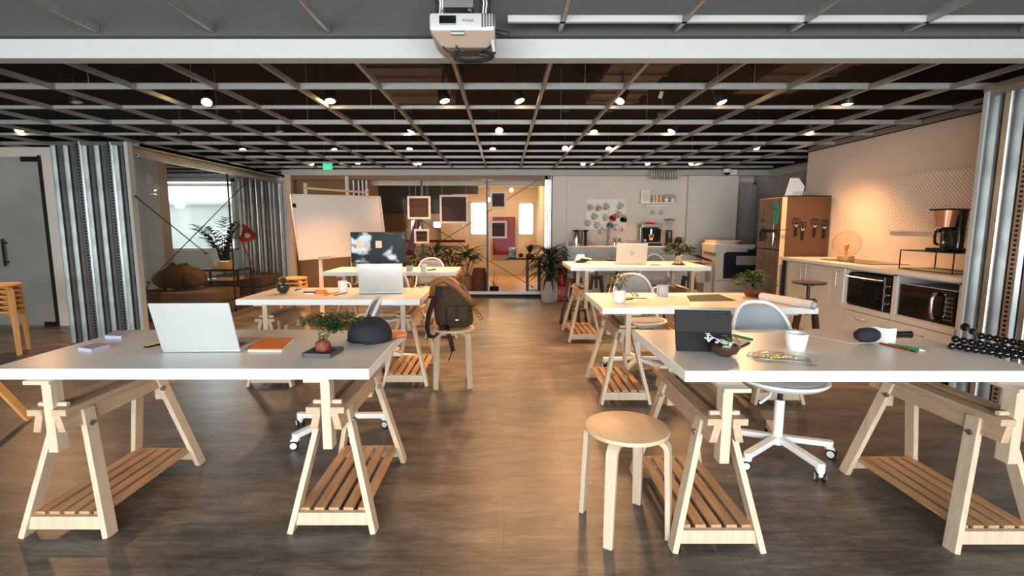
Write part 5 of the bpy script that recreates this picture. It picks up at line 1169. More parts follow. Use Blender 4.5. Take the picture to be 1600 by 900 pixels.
# indoor planting behind the rear left table
for (px, py, D, n, lab, m, ln) in ((680, 440, 9.40, 42, 'leafy green potted plant behind the hall glazing, left of the pair', 'leaf', .42), (730, 440, 9.62, 42, 'leafy green potted plant behind the hall glazing, right of the pair', 'leaf', .42), (706, 445, 9.95, 36, 'low dark spiky plant in front of the two leafy plants behind the hall glazing', 'leafd', .30), (648, 448, 9.3, 24, 'small green plant behind the hall glazing beside the left black post', 'leafd', .2)):
    q = PY(px, py, D); t = thing('potted_plant', lab, 'plant', (q.x, D, .012)); big = ln > .4; hz = .62 if big else .50
    b = B(); b.lathe([(0, 0), (.12, 0), (.16, .30 if big else .22), (.14, .30 if big else .22), (0, .26 if big else .2)]); mk('pot', b, 'gravel', t, smooth=1)
    for k in range(4): a = k * 1.7; b = B(); b.tube([(0, 0, .2), (.08 * math.cos(a), .06 * math.sin(a), hz * .7), (.16 * math.cos(a), .1 * math.sin(a), hz + .05)], .008, 5); mk('stem', b, 'stem', t)
    b = B()
    for k in range(n * 2):
        a = random.uniform(0, 2 * PI); r = random.uniform(.02, .2); b.leaf((r * math.cos(a), r * .6 * math.sin(a), hz + random.uniform(-.10, .22)), (math.cos(a), math.sin(a) * .7, random.uniform(-.1, .9)), ln * random.uniform(.4, .7), .045, .8, seg=5)
    mk('foliage', b, m, t, smooth='all')
q = PY(744, 396, 9.0); t = thing('dark_orchid', 'arching stem with dark leaves behind the hall glazing beside the black post', 'plant', (PY(724, 440, 9.05).x, 9.05, .012))
b = B(); b.lathe([(0, 0), (.06, 0), (.07, .12), (0, .12)]); mk('pot', b, 'concrete', t, smooth=1)
b = B(); b.tube([(0, 0, .1), (.08, 0, .5), (.14, -.02, .72), (.28, -.03, .68)], .006, 6); mk('stem', b, 'stem', t)
b = B()
for k in range(12): b.leaf((.08 + k * .018, -.02, .70 + .02 * math.sin(k)), (.6, random.uniform(-.6, .6), -.4), .09, .04, .3)
mk('foliage', b, 'leafd', t, smooth='all')
# hall interior: stairs, red panel
t = thing('staircase', 'brown wooden stairs with a dark red side seen through the hall glazing on the left', 'staircase', (0, 10.6, 0))
for k in range(8):
    b = B(); xs0 = PY(600, 400, 10.6).x - .75; b.b2(xs0 - 0.2, xs0 + 1.02 - .0 * k, .0 + .22 * k, .24 + .22 * k, 0, .20 * (k + 1)); mk('step', b, 'brick', t)
a = PY(655, 335, 10.5); c = PY(630, 415, 10.5)
b = B(); b.prism([(a.x - .06, -.1, a.z), (a.x + .06, -.1, a.z), (c.x + .10, -.1, c.z - .25), (c.x - .08, -.1, c.z - .25)], (0, .06, 0)); mk('stringer', b, 'redwall', t)
for k in range(7):
    b = B(); x = c.x + .12 + k * .045; b.bar((x - .04, -.05, .55), (x + .05, -.05, 1.30 + .03 * k), .018, .02); mk('baluster', b, 'seatwood', t)
b = B(); b.b2(c.x - .3, c.x + 1.3, -.12, -.06, .92, .97); mk('low_rail', b, 'redwall', t)
a = PY(770, 398, 12.85); c = PY(805, 339, 12.85); b = B(); b.b2(a.x, c.x, 12.82, 12.97, a.z, c.z); solo('red_wall_art', b, 'redwall', 'dark red panel on the far hall wall seen through the glazing', 'wall panel')
a = PY(722, 398, 12.85); c = PY(731, 358, 12.85); b = B(); b.b2(PY(690, 400, 12.9).x, PY(724, 400, 12.9).x, 12.85, 12.97, .75, 1.45); solo('wall_cabinet', b, 'seatwood', 'tan wooden panel on the far hall wall left of the red one', 'panel')
for (px, py, lab) in ((764, 312, 'small glowing round lamp seen through the glazing beside the black post'), (799, 297, 'small glowing lamp at the top of the hall above the red panel')):
    q = PY(px, py, 11.5); t = thing('hall_lamp', lab, 'lamp', tuple(q)); b = B(); b.sphere((0, 0, 0), .045, n=12); mk('bulb', b, mat('hall_bulb', (1, .8, .5), .5, emit=((1, .72, .42), 9), noise=False), t, smooth=1); b = B(); b.cyl((0, 0, .04), (0, 0, 2.3 - q.z), .006, n=6); mk('cord', b, 'black', t)
    l = bpy.data.lights.new('hall_light', 'POINT'); l.energy = 22; l.color = (1, .62, .30); l.shadow_soft_size = .1; o = bpy.data.objects.new('hall_light', l); COL.objects.link(o); o.parent = t; o.location = (0, -.1, -.1)

# ================================================================ ON THE TABLES
def laptop(label, px, py, zt, w, d, hl, rz, lean, m='alu', logo=False):
    p = PZ(px, py, zt)
    t = thing('laptop', label, 'laptop', (p.x, p.y, zt), rz)
    b = B(); b.b2(-w / 2, w / 2, 0, d, .002, .017, .005); mk('base', b, m, t, smooth=1)
    b = B(); b.b2(-w * .44, w * .44, d * .12, d * .52, .017, .0185)
    mk('keyboard', b, 'black', t)
    b = B(); b.b2(-w * .16, w * .16, d * .60, d * .95, .017, .0178); mk('touchpad', b, 'bay', t)
    b = B(); b.b2(-w / 2, w / 2, -.007, .0, 0, hl, .0032); R_ = Matrix.Translation((0, .004, .014)) @ Matrix.Rotation(lean, 4, 'X'); b.xf(R_); l = mk('lid', b, m, t, smooth=1)
    b = B(); b.b2(-w / 2 + .008, w / 2 - .008, 0, .0015, .012, hl - .008); b.xf(R_); mk('screen', b, 'gloss', l)
    if logo:
        b = B(); b.cyl((0, -.0085, hl * .5), (0, -.0065, hl * .5), .028, n=24); b.xf(R_); mk('round_emblem', b, 'bay', l)
    return t
laptop('large silver laptop on the front left table, lid towards us', 315, 551, ZT1, .345, .235, .235, .03, .30, 'silver')
laptop('silver laptop on the middle left table, in front of the black monitor', 596, 459, ZT2, .365, .24, .245, .10, .16, 'alu')
laptop('silver laptop with a round emblem on the raised rear right table', 986, 413.5, ZR3, .35, .23, .235, -.03, .16, 'cream', True)

def slab(name, pts, z, th, m, label, cat, off=None, **k):
    """flat sheet or pad from photo corners on a table at height z"""
    P = [PZ(x, y, z) for x, y in pts]; c = sum(P, Vector()) / len(P); c.z = z
    b = B(); b.prism([p - c for p in P], (0, 0, th)); return solo(name, b, m, label, cat, tuple(c), 0, **k)
# front left table
o = slab('notebook', ((388, 549), (440, 549), (459, 531), (404, 531)), ZT1, .010, 'orange', 'thin orange notebook beside the large silver laptop', 'notebook')
o2 = slab('notebook_pages', ((387.5, 549.8), (440, 549.8), (459, 531.6), (404, 531.6)), ZT1 + .0002, .007, 'white', '', ''); o2.parent = o; o2.location = o2.location - o.location
for k_ in ('label', 'category'): del o2[k_]
o2.name = 'pages'; o.location.z += .001
slab('note_pad', ((122, 548), (143, 551), (172, 543), (151, 540.5)), ZT1, .016, 'lavender', 'lavender sticky note pad near the left edge of the front left table', 'note pad')
slab('note_pad', ((164, 529), (190, 530), (207, 521.5), (181, 520.5)), ZT1, .016, 'paleblue', 'pale blue sticky note pad at the back of the front left table', 'note pad')
def pen(p0, p1, z, r, m, label, tip='black', name='pen'):
    a = PZ(*p0, z); c = PZ(*p1, z); d = (c - a); L = d.length; rz = math.atan2(d.y, d.x)
    t = thing(name, label, name.replace('_', ' '), (a.x, a.y, z), rz)
    b = B(); b.cyl((0, 0, r), (L * .85, 0, r), r, n=8); mk('barrel', b, m, t, smooth=1)
    b = B(); b.cyl((L * .85, 0, r), (L, 0, r), r * .95, r * .2, n=8); mk('tip', b, tip, t)
    return t
pen((252, 535.5), (224, 544), ZT1, .004, 'yellow', 'yellow and black pencil left of the large silver laptop, nearer one', name='pencil')
pen((252, 539), (226, 544.5), ZT1, .004, 'black', 'black pen beside the pencil left of the large silver laptop')
# bonsai
p = PZ(505, 553, ZT1)
t = thing('bonsai', 'small feathery bonsai on a square dark tray on the front left table', 'plant', (p.x, p.y, ZT1), -.10)
b = B(); w_ = .062; b.b2(-w_, w_, -w_, w_, 0, .006)
for s in (-1, 1): b.b2(s * w_ - .004, s * w_ + .004, -w_ - .004, w_ + .004, 0, .018); b.b2(-w_ - .004, w_ + .004, s * w_ - .004, s * w_ + .004, 0, .018)
mk('tray', b, 'traygrey', t)
b = B(); bmesh.ops.create_icosphere(b.bm, subdivisions=3, radius=.034)
for v in b.bm.verts: v.co *= 1 + .13 * math.sin(v.co.x * 170) * math.sin(v.co.y * 150 + 1) * math.cos(v.co.z * 140); v.co.z = v.co.z * 1.0 + .036
mk('root_ball', b, 'rattan', t, smooth='all')
b = B(); tips = []
for k in range(11):
    a = random.uniform(-.9, 1.2) if k < 7 else random.uniform(0, 6.28); ln = random.uniform(.03, .13); hh = random.uniform(.07, .125)
    p3 = Vector((math.cos(a) * ln, math.sin(a) * ln * .6, .05 + hh)); tips.append(p3)
    b.tube([(random.uniform(-.01, .02), random.uniform(-.01, .01), .06), (p3.x * .5 + .01, p3.y * .5, .07 + hh * .45), tuple(p3)], .0014, 5)
mk('stem', b, 'stem', t)
b = B()
for p3 in tips + [Vector((x, y, z)) for x, y, z in ((-.03, 0, .16), (.0, .01, .17), (.05, 0, .165), (.02, -.02, .15), (.09, 0, .16), (.13, 0, .15), (.16, 0, .155))]:
    for k in range(46):
        a = random.uniform(0, 2 * PI); r = random.uniform(0, .036); b.leaf(p3 + Vector((r * math.cos(a), r * math.sin(a), random.uniform(-.014, .014))), (math.cos(a), math.sin(a), random.uniform(-.2, .4)), .026, .011, .6, seg=2)
mk('foliage', b, 'leaf', t, smooth='all')
b = B()
for k in range(46):
    a = random.uniform(0, 2 * PI); b.leaf((random.uniform(-.02, .01), random.uniform(-.012, .012), random.uniform(.062, .125)), (math.cos(a), math.sin(a), .6), .014, .009, .3, seg=2)
mk('lower_leaves', b, 'stem', t)
# cap lying on an orange brim
p = PZ(573, 536, ZT1); t = thing('baseball_cap', 'dark denim cap with an orange-lined brim on the front left table', 'cap', (p.x, p.y + .06, ZT1), 0)
b = B(); R1 = [(.103, .000), (.106, .018), (.104, .045), (.094, .078), (.072, .104), (.040, .119), (0, .123)]; b.lathe(R1 + [(0, .118), (.068, .1), (.098, .045), (.098, 0)], n=40)
for v in b.bm.verts:
    a = math.atan2(v.co.y, v.co.x); v.co.x *= 1.04 + .02 * math.sin(a * 3); v.co.z *= 1 + .05 * math.sin(a * 2 + .5); v.co.z -= .010 * max(0, math.cos(a)) * (v.co.z / .12)
    if abs(a + PI / 2 + .5) < .45 and v.co.z < .03: v.co.z += .012
mk('crown', b, 'denim', t, smooth='all', sub=1)
b = B(); b.cyl((0, 0, .122), (0, 0, .127), .008, n=12); mk('top_button', b, 'denim', t, smooth=1)
b = B(); F = []
for i in range(13):
    a = -.75 + 1.5 * i / 12; F.append((Vector((.104 * math.cos(a), .104 * math.sin(a), .012)), Vector((.104 + .085 * math.cos(a * 1.2) + .0, .098 * math.sin(a * 1.15), .010 + .006 * math.cos(a)))))
V1 = [(b.bm.verts.new(p0), b.bm.verts.new(p1)) for p0, p1 in F]; V2 = [(b.bm.verts.new(p0 - Vector((0, 0, .004))), b.bm.verts.new(p1 - Vector((0, 0, .004)))) for p0, p1 in F]
for i in range(12):
    b.bm.faces.new((V1[i][0], V1[i][1], V1[i + 1][1], V1[i + 1][0])); b.bm.faces.new((V2[i][0], V2[i + 1][0], V2[i + 1][1], V2[i][1])); b.bm.faces.new((V1[i][1], V2[i][1], V2[i + 1][1], V1[i + 1][1]))
b.xf(Matrix.Rotation(.55, 4, 'Z')); mk('brim', b, 'orange', t, smooth='all', label='orange underside of the brim')
b = B(); b.tube([(.103 * math.cos(a), .103 * math.sin(a), .010) for a in [-2.9 + i * .15 for i in range(12)]], .006, 8, flat=(.009, .003)); mk('rear_strap', b, 'black', t, smooth='all')

# middle left table
p = PZ(443, 459, ZT2); t = thing('succulent', 'spiky succulent in a round glass bowl on the middle left table', 'plant', (p.x, p.y, ZT2))
b = B(); b.lathe([(0, 0), (.025, .001), (.05, .03), (.056, .055), (.046, .09), (.04, .098), (.043, .09), (.052, .055), (.046, .032), (0, .005)], n=28); mk('bowl', b, 'bowl', t, smooth='all')
b = B(); b.lathe([(0, .006), (.024, .007), (.046, .032), (.051, .055), (.045, .075), (0, .08)], n=24); mk('soil', b, 'leafd', t, smooth=1)
b = B()
for k in range(30): a = k * 2.4; e = .5 + k * .09; b.leaf((0, 0, .075), (math.cos(a), math.sin(a), e), .075, .012, .0, seg=4)
mk('foliage', b, 'leaf', t, smooth='all')
def mug2(px, py, z, m, label, r=.04, h=.095, hs=1, taper=1.0, nm='mug', handle_=True, rz=0):
    p = PZ(px, py, z); t = thing(nm, label, 'mug' if handle_ else 'cup', (p.x, p.y, z), rz)
    b = B(); b.lathe([(0, 0), (r * taper * .92, 0), (r * taper, .006), (r, h), (r * .93, h), (r * taper * .9, .01), (0, .008)], n=32); mk('cup', b, m, t, smooth=1)
    if handle_:
        b = B(); b.tube([(hs * r * .95, 0, h * .82), (hs * r * 1.5, 0, h * .8), (hs * r * 1.75, 0, h * .5), (hs * r * 1.45, 0, h * .25), (hs * r * .95, 0, h * .2)], .007, 8); mk('handle', b, m if m != 'stripe' else 'mugcream', t, smooth='all')
    return t
mug2(536, 456, ZT2, 'ceramic', 'white speckled mug on the middle left table, left of the laptop')
slab('paper_sheet', ((430, 464), (478, 462), (502, 463), (495, 466.5), (440, 467.5)), ZT2, .001, 'paper', 'pale paper sheet under the succulent bowl at the table front', 'paper')
slab('card', ((460, 455), (470, 452), (472, 451), (462, 452)), ZT2, .004, 'greenmat', 'small grey-green card beside the succulent bowl', 'card')
p = PZ(497, 458.5, ZT2); t = thing('box_cutter', 'black and white tool beside an orange pouch on the middle left table', 'tool', (p.x - .07, p.y - .01, ZT2), .1)
b = B(); b.b2(-.045, .04, -.012, .012, .0, .018, .004); mk('grip', b, 'black', t, smooth=1); b = B(); b.b2(-.035, .045, -.022, -.014, 0, .008); mk('blade', b, 'white', t)
b = B(); b.loft([(0, 0, 0, .050, .03, 2.5), (0, 0, .016, .054, .032, 2.5), (0, 0, .028, .045, .026, 2.5)], 20); solo('orange_pouch', b, 'orange', 'rounded orange pouch beside the black tool on the middle left table', 'pouch', (p.x + .02, p.y + .01, ZT2), .05, smooth=1)
pen((506, 462.5), (530, 457.5), ZT2, .005, 'orange', 'orange pencil left of the white mug, longer one', 'orange', 'pencil'); pen((523, 462), (545, 457.5), ZT2, .004, 'darkwood', 'dark brown pencil in front of the white mug', 'orange', 'pencil')
pen((497, 458.0), (524, 460.5), ZT2, .004, 'orange', 'orange pencil beside the orange pouch, flatter one', 'yellow', 'pencil')
slab('folded_papers', ((640, 454.5), (664, 454.5), (668, 451), (643, 451)), ZT2, .004, 'paper', 'folded white papers right of the laptop on the middle left table', 'papers')
p = PZ(652, 450.5, ZT2); t = thing('eyeglasses', 'dark-rimmed glasses on the middle left table near the backpack', 'glasses', (p.x, p.y, ZT2))
for s in (-1, 1):
    b = B(); b.tube([(s * .034 + .026 * math.cos(2 * PI * k / 14), 0, .022 + .020 * math.sin(2 * PI * k / 14)) for k in range(14)], .0028, 6, closed=True); mk('rim', b, 'darkwood', t)
    b = B(); b.tube([(s * .060, 0, .028), (s * .062, .10, .01)], .0022, 5); mk('temple', b, 'darkwood', t)
# rear left table: monitor
a = PY(549, 411, 6.12); c = PY(633, 362.5, 6.12); t = thing('monitor', 'black monitor with three sticky notes on the rear left table', 'monitor', ((a.x + c.x) / 2, 6.12, ZT3), 0)
W = c.x - a.x; z0_ = max(.02, a.z - ZT3); z1_ = c.z - ZT3
b = B(); b.b2(-W / 2, W / 2, 0, .035, z0_, z1_, .005); mk('housing', b, 'black', t)
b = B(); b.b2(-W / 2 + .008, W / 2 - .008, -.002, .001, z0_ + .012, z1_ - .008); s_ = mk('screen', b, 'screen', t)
b = B(); b.b2(-.10, .10, -.04, .12, 0, .01); b.b2(-.03, .03, .035, .06, 0, z0_ + .2); mk('stand', b, 'black', t)
for i, (px, py, m) in enumerate(((562, 383, 'framewhite'), (573.5, 382, 'paleblue'), (591.5, 382, 'framewhite'))):
    q = PY(px, py, 6.11); b = B(); b.box((q.x - t.location.x, -.004, q.z - ZT3), (.075, .002, .085)); solo('sticky_note', b, m if m != 'framewhite' else 'cream', ['cream sticky note at the left of the monitor screen', 'pale blue sticky note on the monitor screen beside the cream one', 'cream sticky note near the middle of the monitor screen'][i], 'note', (t.location.x, 6.12, ZT3))
p = PZ(640, 424, ZT3); t = thing('potted_plant', 'tiny plant in a square grey pot on the rear left table', 'plant', (p.x, p.y, ZT3))
b = B(); b.b2(-.033, .033, -.033, .033, 0, .07, .004); mk('pot', b, 'bay', t); b = B(); b.b2(-.029, .029, -.029, .029, .068, .072); mk('soil', b, 'soil', t)
b = B()
for k in range(40): a_ = random.uniform(0, 6.28); b.leaf((0, 0, random.uniform(.09, .17)), (math.cos(a_), math.sin(a_), random.uniform(0, .8)), .05, .014, .5, seg=3)
b.cyl((0, 0, .07), (0, 0, .15), .003, n=5); mk('foliage', b, 'leaf', t)
p = PZ(662, 424.5, ZT3); t = thing('white_tumbler', 'small white cup on the rear left table right of the square pot', 'cup', (p.x, p.y, ZT3)); b = B(); b.lathe([(0, 0), (.032, 0), (.040, .085), (.036, .085), (.029, .006), (0, .006)]); mk('cup_body', b, 'ceramic', t, smooth=1)
pen((668, 423.5), (682, 421.5), ZT3, .008, 'black', 'black marker on the rear left table near the white cup', name='marker'); pen((686, 424), (702, 422), ZT3, .007, 'white', 'white marker at the right end of the rear left table', 'white', 'marker')
slab('paper_sheet', ((680, 424.0), (697, 424), (706, 421), (690, 421)), ZT3, .001, 'paper', 'white sheet at the right end of the rear left table', 'paper')

# front right table
p = PZ(1100, 549, ZR1); t = thing('tablet', 'tablet in a black folding cover standing on the front right table', 'tablet', (p.x, p.y, ZR1), -.13)
b = B(); w_ = .125; b.prism([(-w_, -.010, .0), (w_, -.010, 0), (w_, .030, .085), (-w_, .030, .085)], (0, .008, 0)); mk('cover_flap', b, 'black', t, bevel=.002)
b = B(); b.prism([(-w_, .026, .083), (w_, .026, .083), (w_, .056, .180), (-w_, .056, .180)], (0, .010, 0)); c_ = mk('cover', b, 'black', t, bevel=.003)
b = B(); b.prism([(-w_ + .005, .034, .083), (w_ - .005, .034, .083), (w_ - .005, .064, .178), (-w_ + .005, .064, .178)], (0, .008, 0)); mk('tablet_body', b, 'darksteel', t)
b = B(); b.cyl((w_ - .018, .046, .166), (w_ - .018, .052, .166), .006, n=14); mk('camera_lens', b, 'gloss', c_)
slab('notebook', ((1118, 540), (1150, 547), (1170, 536), (1140, 530)), ZR1, .008, 'cream', 'small black-edged notebook lying behind the glass bowl', 'notebook')
pen((1176, 532), (1142, 524), ZR1, .005, 'greenpen', 'green pencil lying behind the black tablet cover', 'greenpen', 'pencil'); pen((1171, 536.5), (1150, 546), ZR1, .004, 'black', 'black pen lying right of the glass bowl')
p = PZ(1132, 556, ZR1); t = thing('glass_terrarium', 'round glass bowl of brown soil and white stones on the front right table', 'terrarium', (p.x, p.y, ZR1))
t.scale = (1.15,) * 3
b = B(); b.lathe([(0, 0), (.025, .001), (.046, .014), (.056, .036), (.050, .060), (.042, .072), (.0405, .071), (.048, .06), (.053, .036), (.044, .016), (0, .004)], n=36); mk('bowl', b, 'bowl', t, smooth='all')
b = B(); b.lathe([(0, .005), (.024, .0055), (.043, .016), (.052, .034), (.046, .045), (0, .046)], n=30); mk('soil', b, 'soil', t, smooth=1)
b = B()
for k in range(26):
    a_ = random.uniform(0, 6.28); r_ = random.uniform(0, .036); b.sphere((r_ * math.cos(a_), r_ * math.sin(a_), .050 + random.uniform(0, .008)), random.uniform(.004, .0075), (1, 1, .8), 8)
mk('white_stones', b, 'cabinet', t, smooth=1)
b = B()
for k in range(14): a_ = random.uniform(0, 6.28); b.leaf((.015, 0, .055), (math.cos(a_), math.sin(a_), .9), .022, .009, .3, seg=3)
mk('green_sprout', b, 'leafl', t)
b = B(); b.tube([(-.02, -.01, .055), (-.045, -.01, .072), (-.085, -.01, .074)], .0012, 5); b.tube([(-.05, -.01, .073), (-.07, -.01, .088), (-.082, -.01, .09)], .001, 5); b.tube([(-.055, -.01, .073), (-.072, -.01, .060)], .001, 5)
for k in range(16): q_ = random.choice([(-.045 - random.uniform(0, .04), .073), (-.062 - random.uniform(0, .02), .086), (-.06 - random.uniform(0, .015), .064)]); b.sphere((q_[0], -.01 + random.uniform(-.004, .004), q_[1] + random.uniform(-.005, .005)), .0028, n=6)
mk('pale_twig', b, 'paper', t)
mug2(1243, 546, ZR1, 'ceramic', 'white handleless cup on the front right table', .050, .078, taper=.80, nm='cup', handle_=False)
p = PZ(1216, 560, ZR1); t = thing('sweets_bag', 'clear bag of pink and golden sweets lying on the front right table', 'bag of sweets', (p.x, p.y, ZR1), -.35)
b = B(); b.loft([(0, 0, .0, .125, .060, 3), (0, 0, .012, .115, .052, 2.6), (0, 0, .022, .085, .036, 2.4), (0, 0, .026, .04, .02, 2)], 24); mk('clear_film', b, 'foil', t, smooth='all')
for m, n_, cx in (('mugpeach', 16, .012), ('yellow', 14, -.010), ('mugcream', 10, .0)):
    b = B()
    for k in range(n_): b.box((random.uniform(-.095, .07), cx + random.uniform(-.018, .018), random.uniform(.006, .016)), (.014, .008, .006), Matrix.Rotation(random.uniform(0, 3), 3, 'Z'), .002)
    o = mk('wrapped_sweets', b, m, t); o['kind'] = 'stuff'
b = B(); b.b2(-.10, .13, -.085, -.062, 0, .001); mk('torn_edge', b, 'foil', t)
slab('paper_sheet', ((1243, 520), (1336, 537.5), (1372, 534), (1345, 515), (1262, 514)), ZR1, .0008, 'white', 'white paper under the microphone on the front right table', 'paper')
p = PZ(1380, 536, ZR1); t = thing('microphone', 'black foam-topped microphone with a white cube flag on the front right table', 'microphone', (p.x, p.y, ZR1), .02)
zc = .040
b = B(); b.lathe([(0, -.062), (.020, -.056), (.034, -.032), (.037, 0), (.034, .030), (.022, .052), (0, .056)], n=32, mtx=Matrix.Translation((-.082, 0, zc)) @ Matrix.Rotation(PI / 2, 4, 'Y')); mk('foam_windscreen', b, 'denim', t, smooth=1)
b = B(); b.cyl((-.03, 0, zc), (.135, .01, zc), .0165, n=24); b.cyl((.135, .01, zc), (.140, .01, zc), .018, n=24); mk('handle', b, 'gloss', t, smooth=1)
b = B(); b.box((.0, 0, zc), (.062, .075, .078), Matrix.Rotation(.35, 3, 'Z'), .003); mk('mic_flag', b, 'white', t, smooth=1)
b = B(); b.cyl((-.040, 0, zc), (-.032, 0, zc), .024, n=24); mk('collar', b, 'darksteel', t)
pen((1375, 537.5), (1434, 552), ZR1, .0045, 'mugred', 'dark red and black pencil in front of the microphone', 'black', 'pencil')
pen((1388, 540), (1446, 550.5), ZR1, .0065, 'greenpen', 'green marker with pale tip in front of the microphone', 'paper', 'marker')
# flexible bead-leg tripod
t = thing('flexible_tripod', 'black bead-legged flexible tripod at the right edge of the front right table', 'tripod', (0, 0, ZR1))
def leg(pts, r):
    P = [PZ(x, y, ZR1 + hz) for x, y, hz in pts]; n = len(P)
    for i, q in enumerate(P):
        b = B(); b.sphere((q.x, q.y, q.z - ZR1), r * (1.25 if i == 0 and pts[0][0] < 1515 and pts[0][1] < 515 else 1), (1, 1, 1), 14)
        if i < n - 1: d = P[i + 1]; b.cyl((q.x, q.y, q.z - ZR1), (d.x, d.y, d.z - ZR1), r * .55, n=8)
        mk('bead', b, 'gloss', t, smooth=1)
leg([(1487 + i * 12.3, 541.0 + i * 1.75 - (i == 1) * 1, .017 + .0 * i) for i in range(10)], .0165)
leg([(1493 + i * 12.6, 530 + i * 2.3, .034) for i in range(10)], .0165)
leg([(1508, 511, .055), (1520, 518, .052)] + [(1533 + i * 12.4, 525 + i * 2.3, .050) for i in range(6)], .0165)
q = PZ(1600, 548, ZR1 + .03); b = B(); b.cyl((q.x, q.y, .03), (q.x + .06, q.y - .02, .035), .032, n=20); b.cyl((q.x + .06, q.y - .02, .035), (q.x + .09, q.y - .025, .035), .022, n=20); mk('tripod_head', b, 'black', t, smooth=1)

# middle right table
p = PZ(967, 471.5, ZR2); t = thing('potted_plant', 'thin-leaved plant in a white cylinder pot on the middle right table', 'plant', (p.x, p.y, ZR2))
b = B(); b.lathe([(0, 0), (.044, 0), (.046, .004), (.046, .088), (.041, .088), (.041, .078), (0, .078)], n=32); mk('pot', b, 'ceramic', t, smooth=1)
b = B(); b.lathe([(0, .08), (.041, .079), (0, .084)]); mk('soil', b, 'soil', t)
b = B()
for k in range(9):
    a_ = k * .7; e_ = (math.cos(a_) * .07, math.sin(a_) * .05, .17 + .02 * (k % 3)); b.tube([(0, 0, .08), (e_[0] * .3, e_[1] * .3, .13), e_], .0018, 5)
mk('stem', b, 'stem', t)
b = B()
for k in range(120):
    a_ = random.uniform(0, 6.28); r_ = random.uniform(.01, .08); b.leaf((r_ * math.cos(a_), r_ * math.sin(a_), random.uniform(.12, .21)), (math.cos(a_), math.sin(a_), random.uniform(-.4, .7)), .045, .010, .7, seg=3)
mk('foliage', b, 'leaf', t, smooth='all')
p = PZ(953, 466.5, ZR2); t = thing('wire_figure', 'small copper wire stand left of the white cylinder pot', 'ornament', (p.x, p.y, ZR2)); b = B()
b.tube([(-.03, 0, 0), (-.01, 0, .05), (.0, 0, .10), (.012, .0, .06), (.03, .01, 0)], .002, 5); b.tube([(-.03, 0, .03), (.03, 0, .035), (.02, .02, .08), (-.02, .02, .075), (-.03, 0, .03)], .002, 5); mk('wire', b, 'copper', t)
mug2(1035, 462.5, ZR2, 'stripe', 'blue striped mug on the middle right table', .047, .088, -1, .92)
for i, (x0_, x1_, y0_, y1_, s_) in enumerate(((986, 991, 458, 464, 'left'), (990.5, 996, 458, 464, 'middle'), (993, 998.5, 457.5, 464, 'right'))): pen((x0_, y0_), (x1_, y1_), ZR2, .004, 'darkwood', f'short dark stick on the middle right table, {s_} one of three', 'black', 'stick')
pen((976, 469), (990, 468), ZR2, .004, 'black', 'black pen lying right of the white cylinder pot'); pen((978, 466), (1015, 466.8), ZR2, .004, 'darksteel', 'long grey ruler-like pen behind the black pen', 'darksteel')
p_ = slab('paper_sheet', ((1014, 478), (1047, 478), (1046, 464), (1020, 464.5)), ZR2, .003, 'paper', 'left leaf of the open papers in front of the striped mug', 'paper')
slab('paper_sheet', ((1048, 478), (1080, 479), (1072, 461), (1047, 464)), ZR2, .004, 'paper', 'right leaf of the open papers beside the green mat', 'paper')
slab('paper_sheet', ((975, 477), (1013, 478), (1019, 467), (985, 468)), ZR2, .0006, 'framewhite', 'flat sheet between the cylinder pot and the open papers', 'paper')
slab('green_mat', ((1078, 471), (1150, 470), (1122, 460), (1072, 462)), ZR2, .003, 'greenmat', 'dark green mat on the middle right table', 'mat')
p = PZ(1176, 463, ZR2); t = thing('potted_plant', 'bushy green plant on the middle right table behind the chair back', 'plant', (p.x, p.y, ZR2))
b = B(); b.lathe([(0, 0), (.05, 0), (.07, .03), (.072, .06), (0, .06)]); mk('pot', b, 'rattan', t, smooth=1)
for m, n_ in (('leaf', 260), ('leafl', 90)):
    b = B()
    for k in range(n_):
        a_ = random.uniform(0, 6.28); r_ = random.uniform(0, .16); z_ = .07 + .12 * math.sqrt(max(0, 1 - (r_ / .17) ** 2)) * random.uniform(.3, 1.1); b.leaf((r_ * math.cos(a_), r_ * .8 * math.sin(a_), z_), (math.cos(a_), math.sin(a_), random.uniform(-.3, .8)), .040, .024, .4, seg=2)
    mk('foliage', b, m, t, smooth='all')
b = B()
for k in range(14): a_ = k * .45; b.tube([(0, 0, .03), (.08 * math.cos(a_), .06 * math.sin(a_), .09), (.14 * math.cos(a_), .1 * math.sin(a_), .10)], .002, 4)
mk('stem', b, 'stem', t)
a = PZ(1190, 463, ZR2 + .03); c = PZ(1272, 477, ZR2 + .03); t = thing('paper_roll', 'long roll of white paper on the right end of the middle right table', 'paper roll', (a.x, a.y, ZR2))
d = Vector((c.x - a.x, c.y - a.y, 0)); b = B(); b.cyl((0, 0, .030), (d.x, d.y, .030), .030, n=24, cap=False); b.cyl((0, 0, .030), (d.x, d.y, .030), .024, n=24, cap=False); mk('rolled_sheet', b, 'paper', t, smooth=1)
b = B(); b.cyl(d * .93 + Vector((0, 0, .03)), d * 1.005 + Vector((0, 0, .03)), .027, n=24, cap=False); mk('roll_end', b, 'lavender', t, smooth=1)
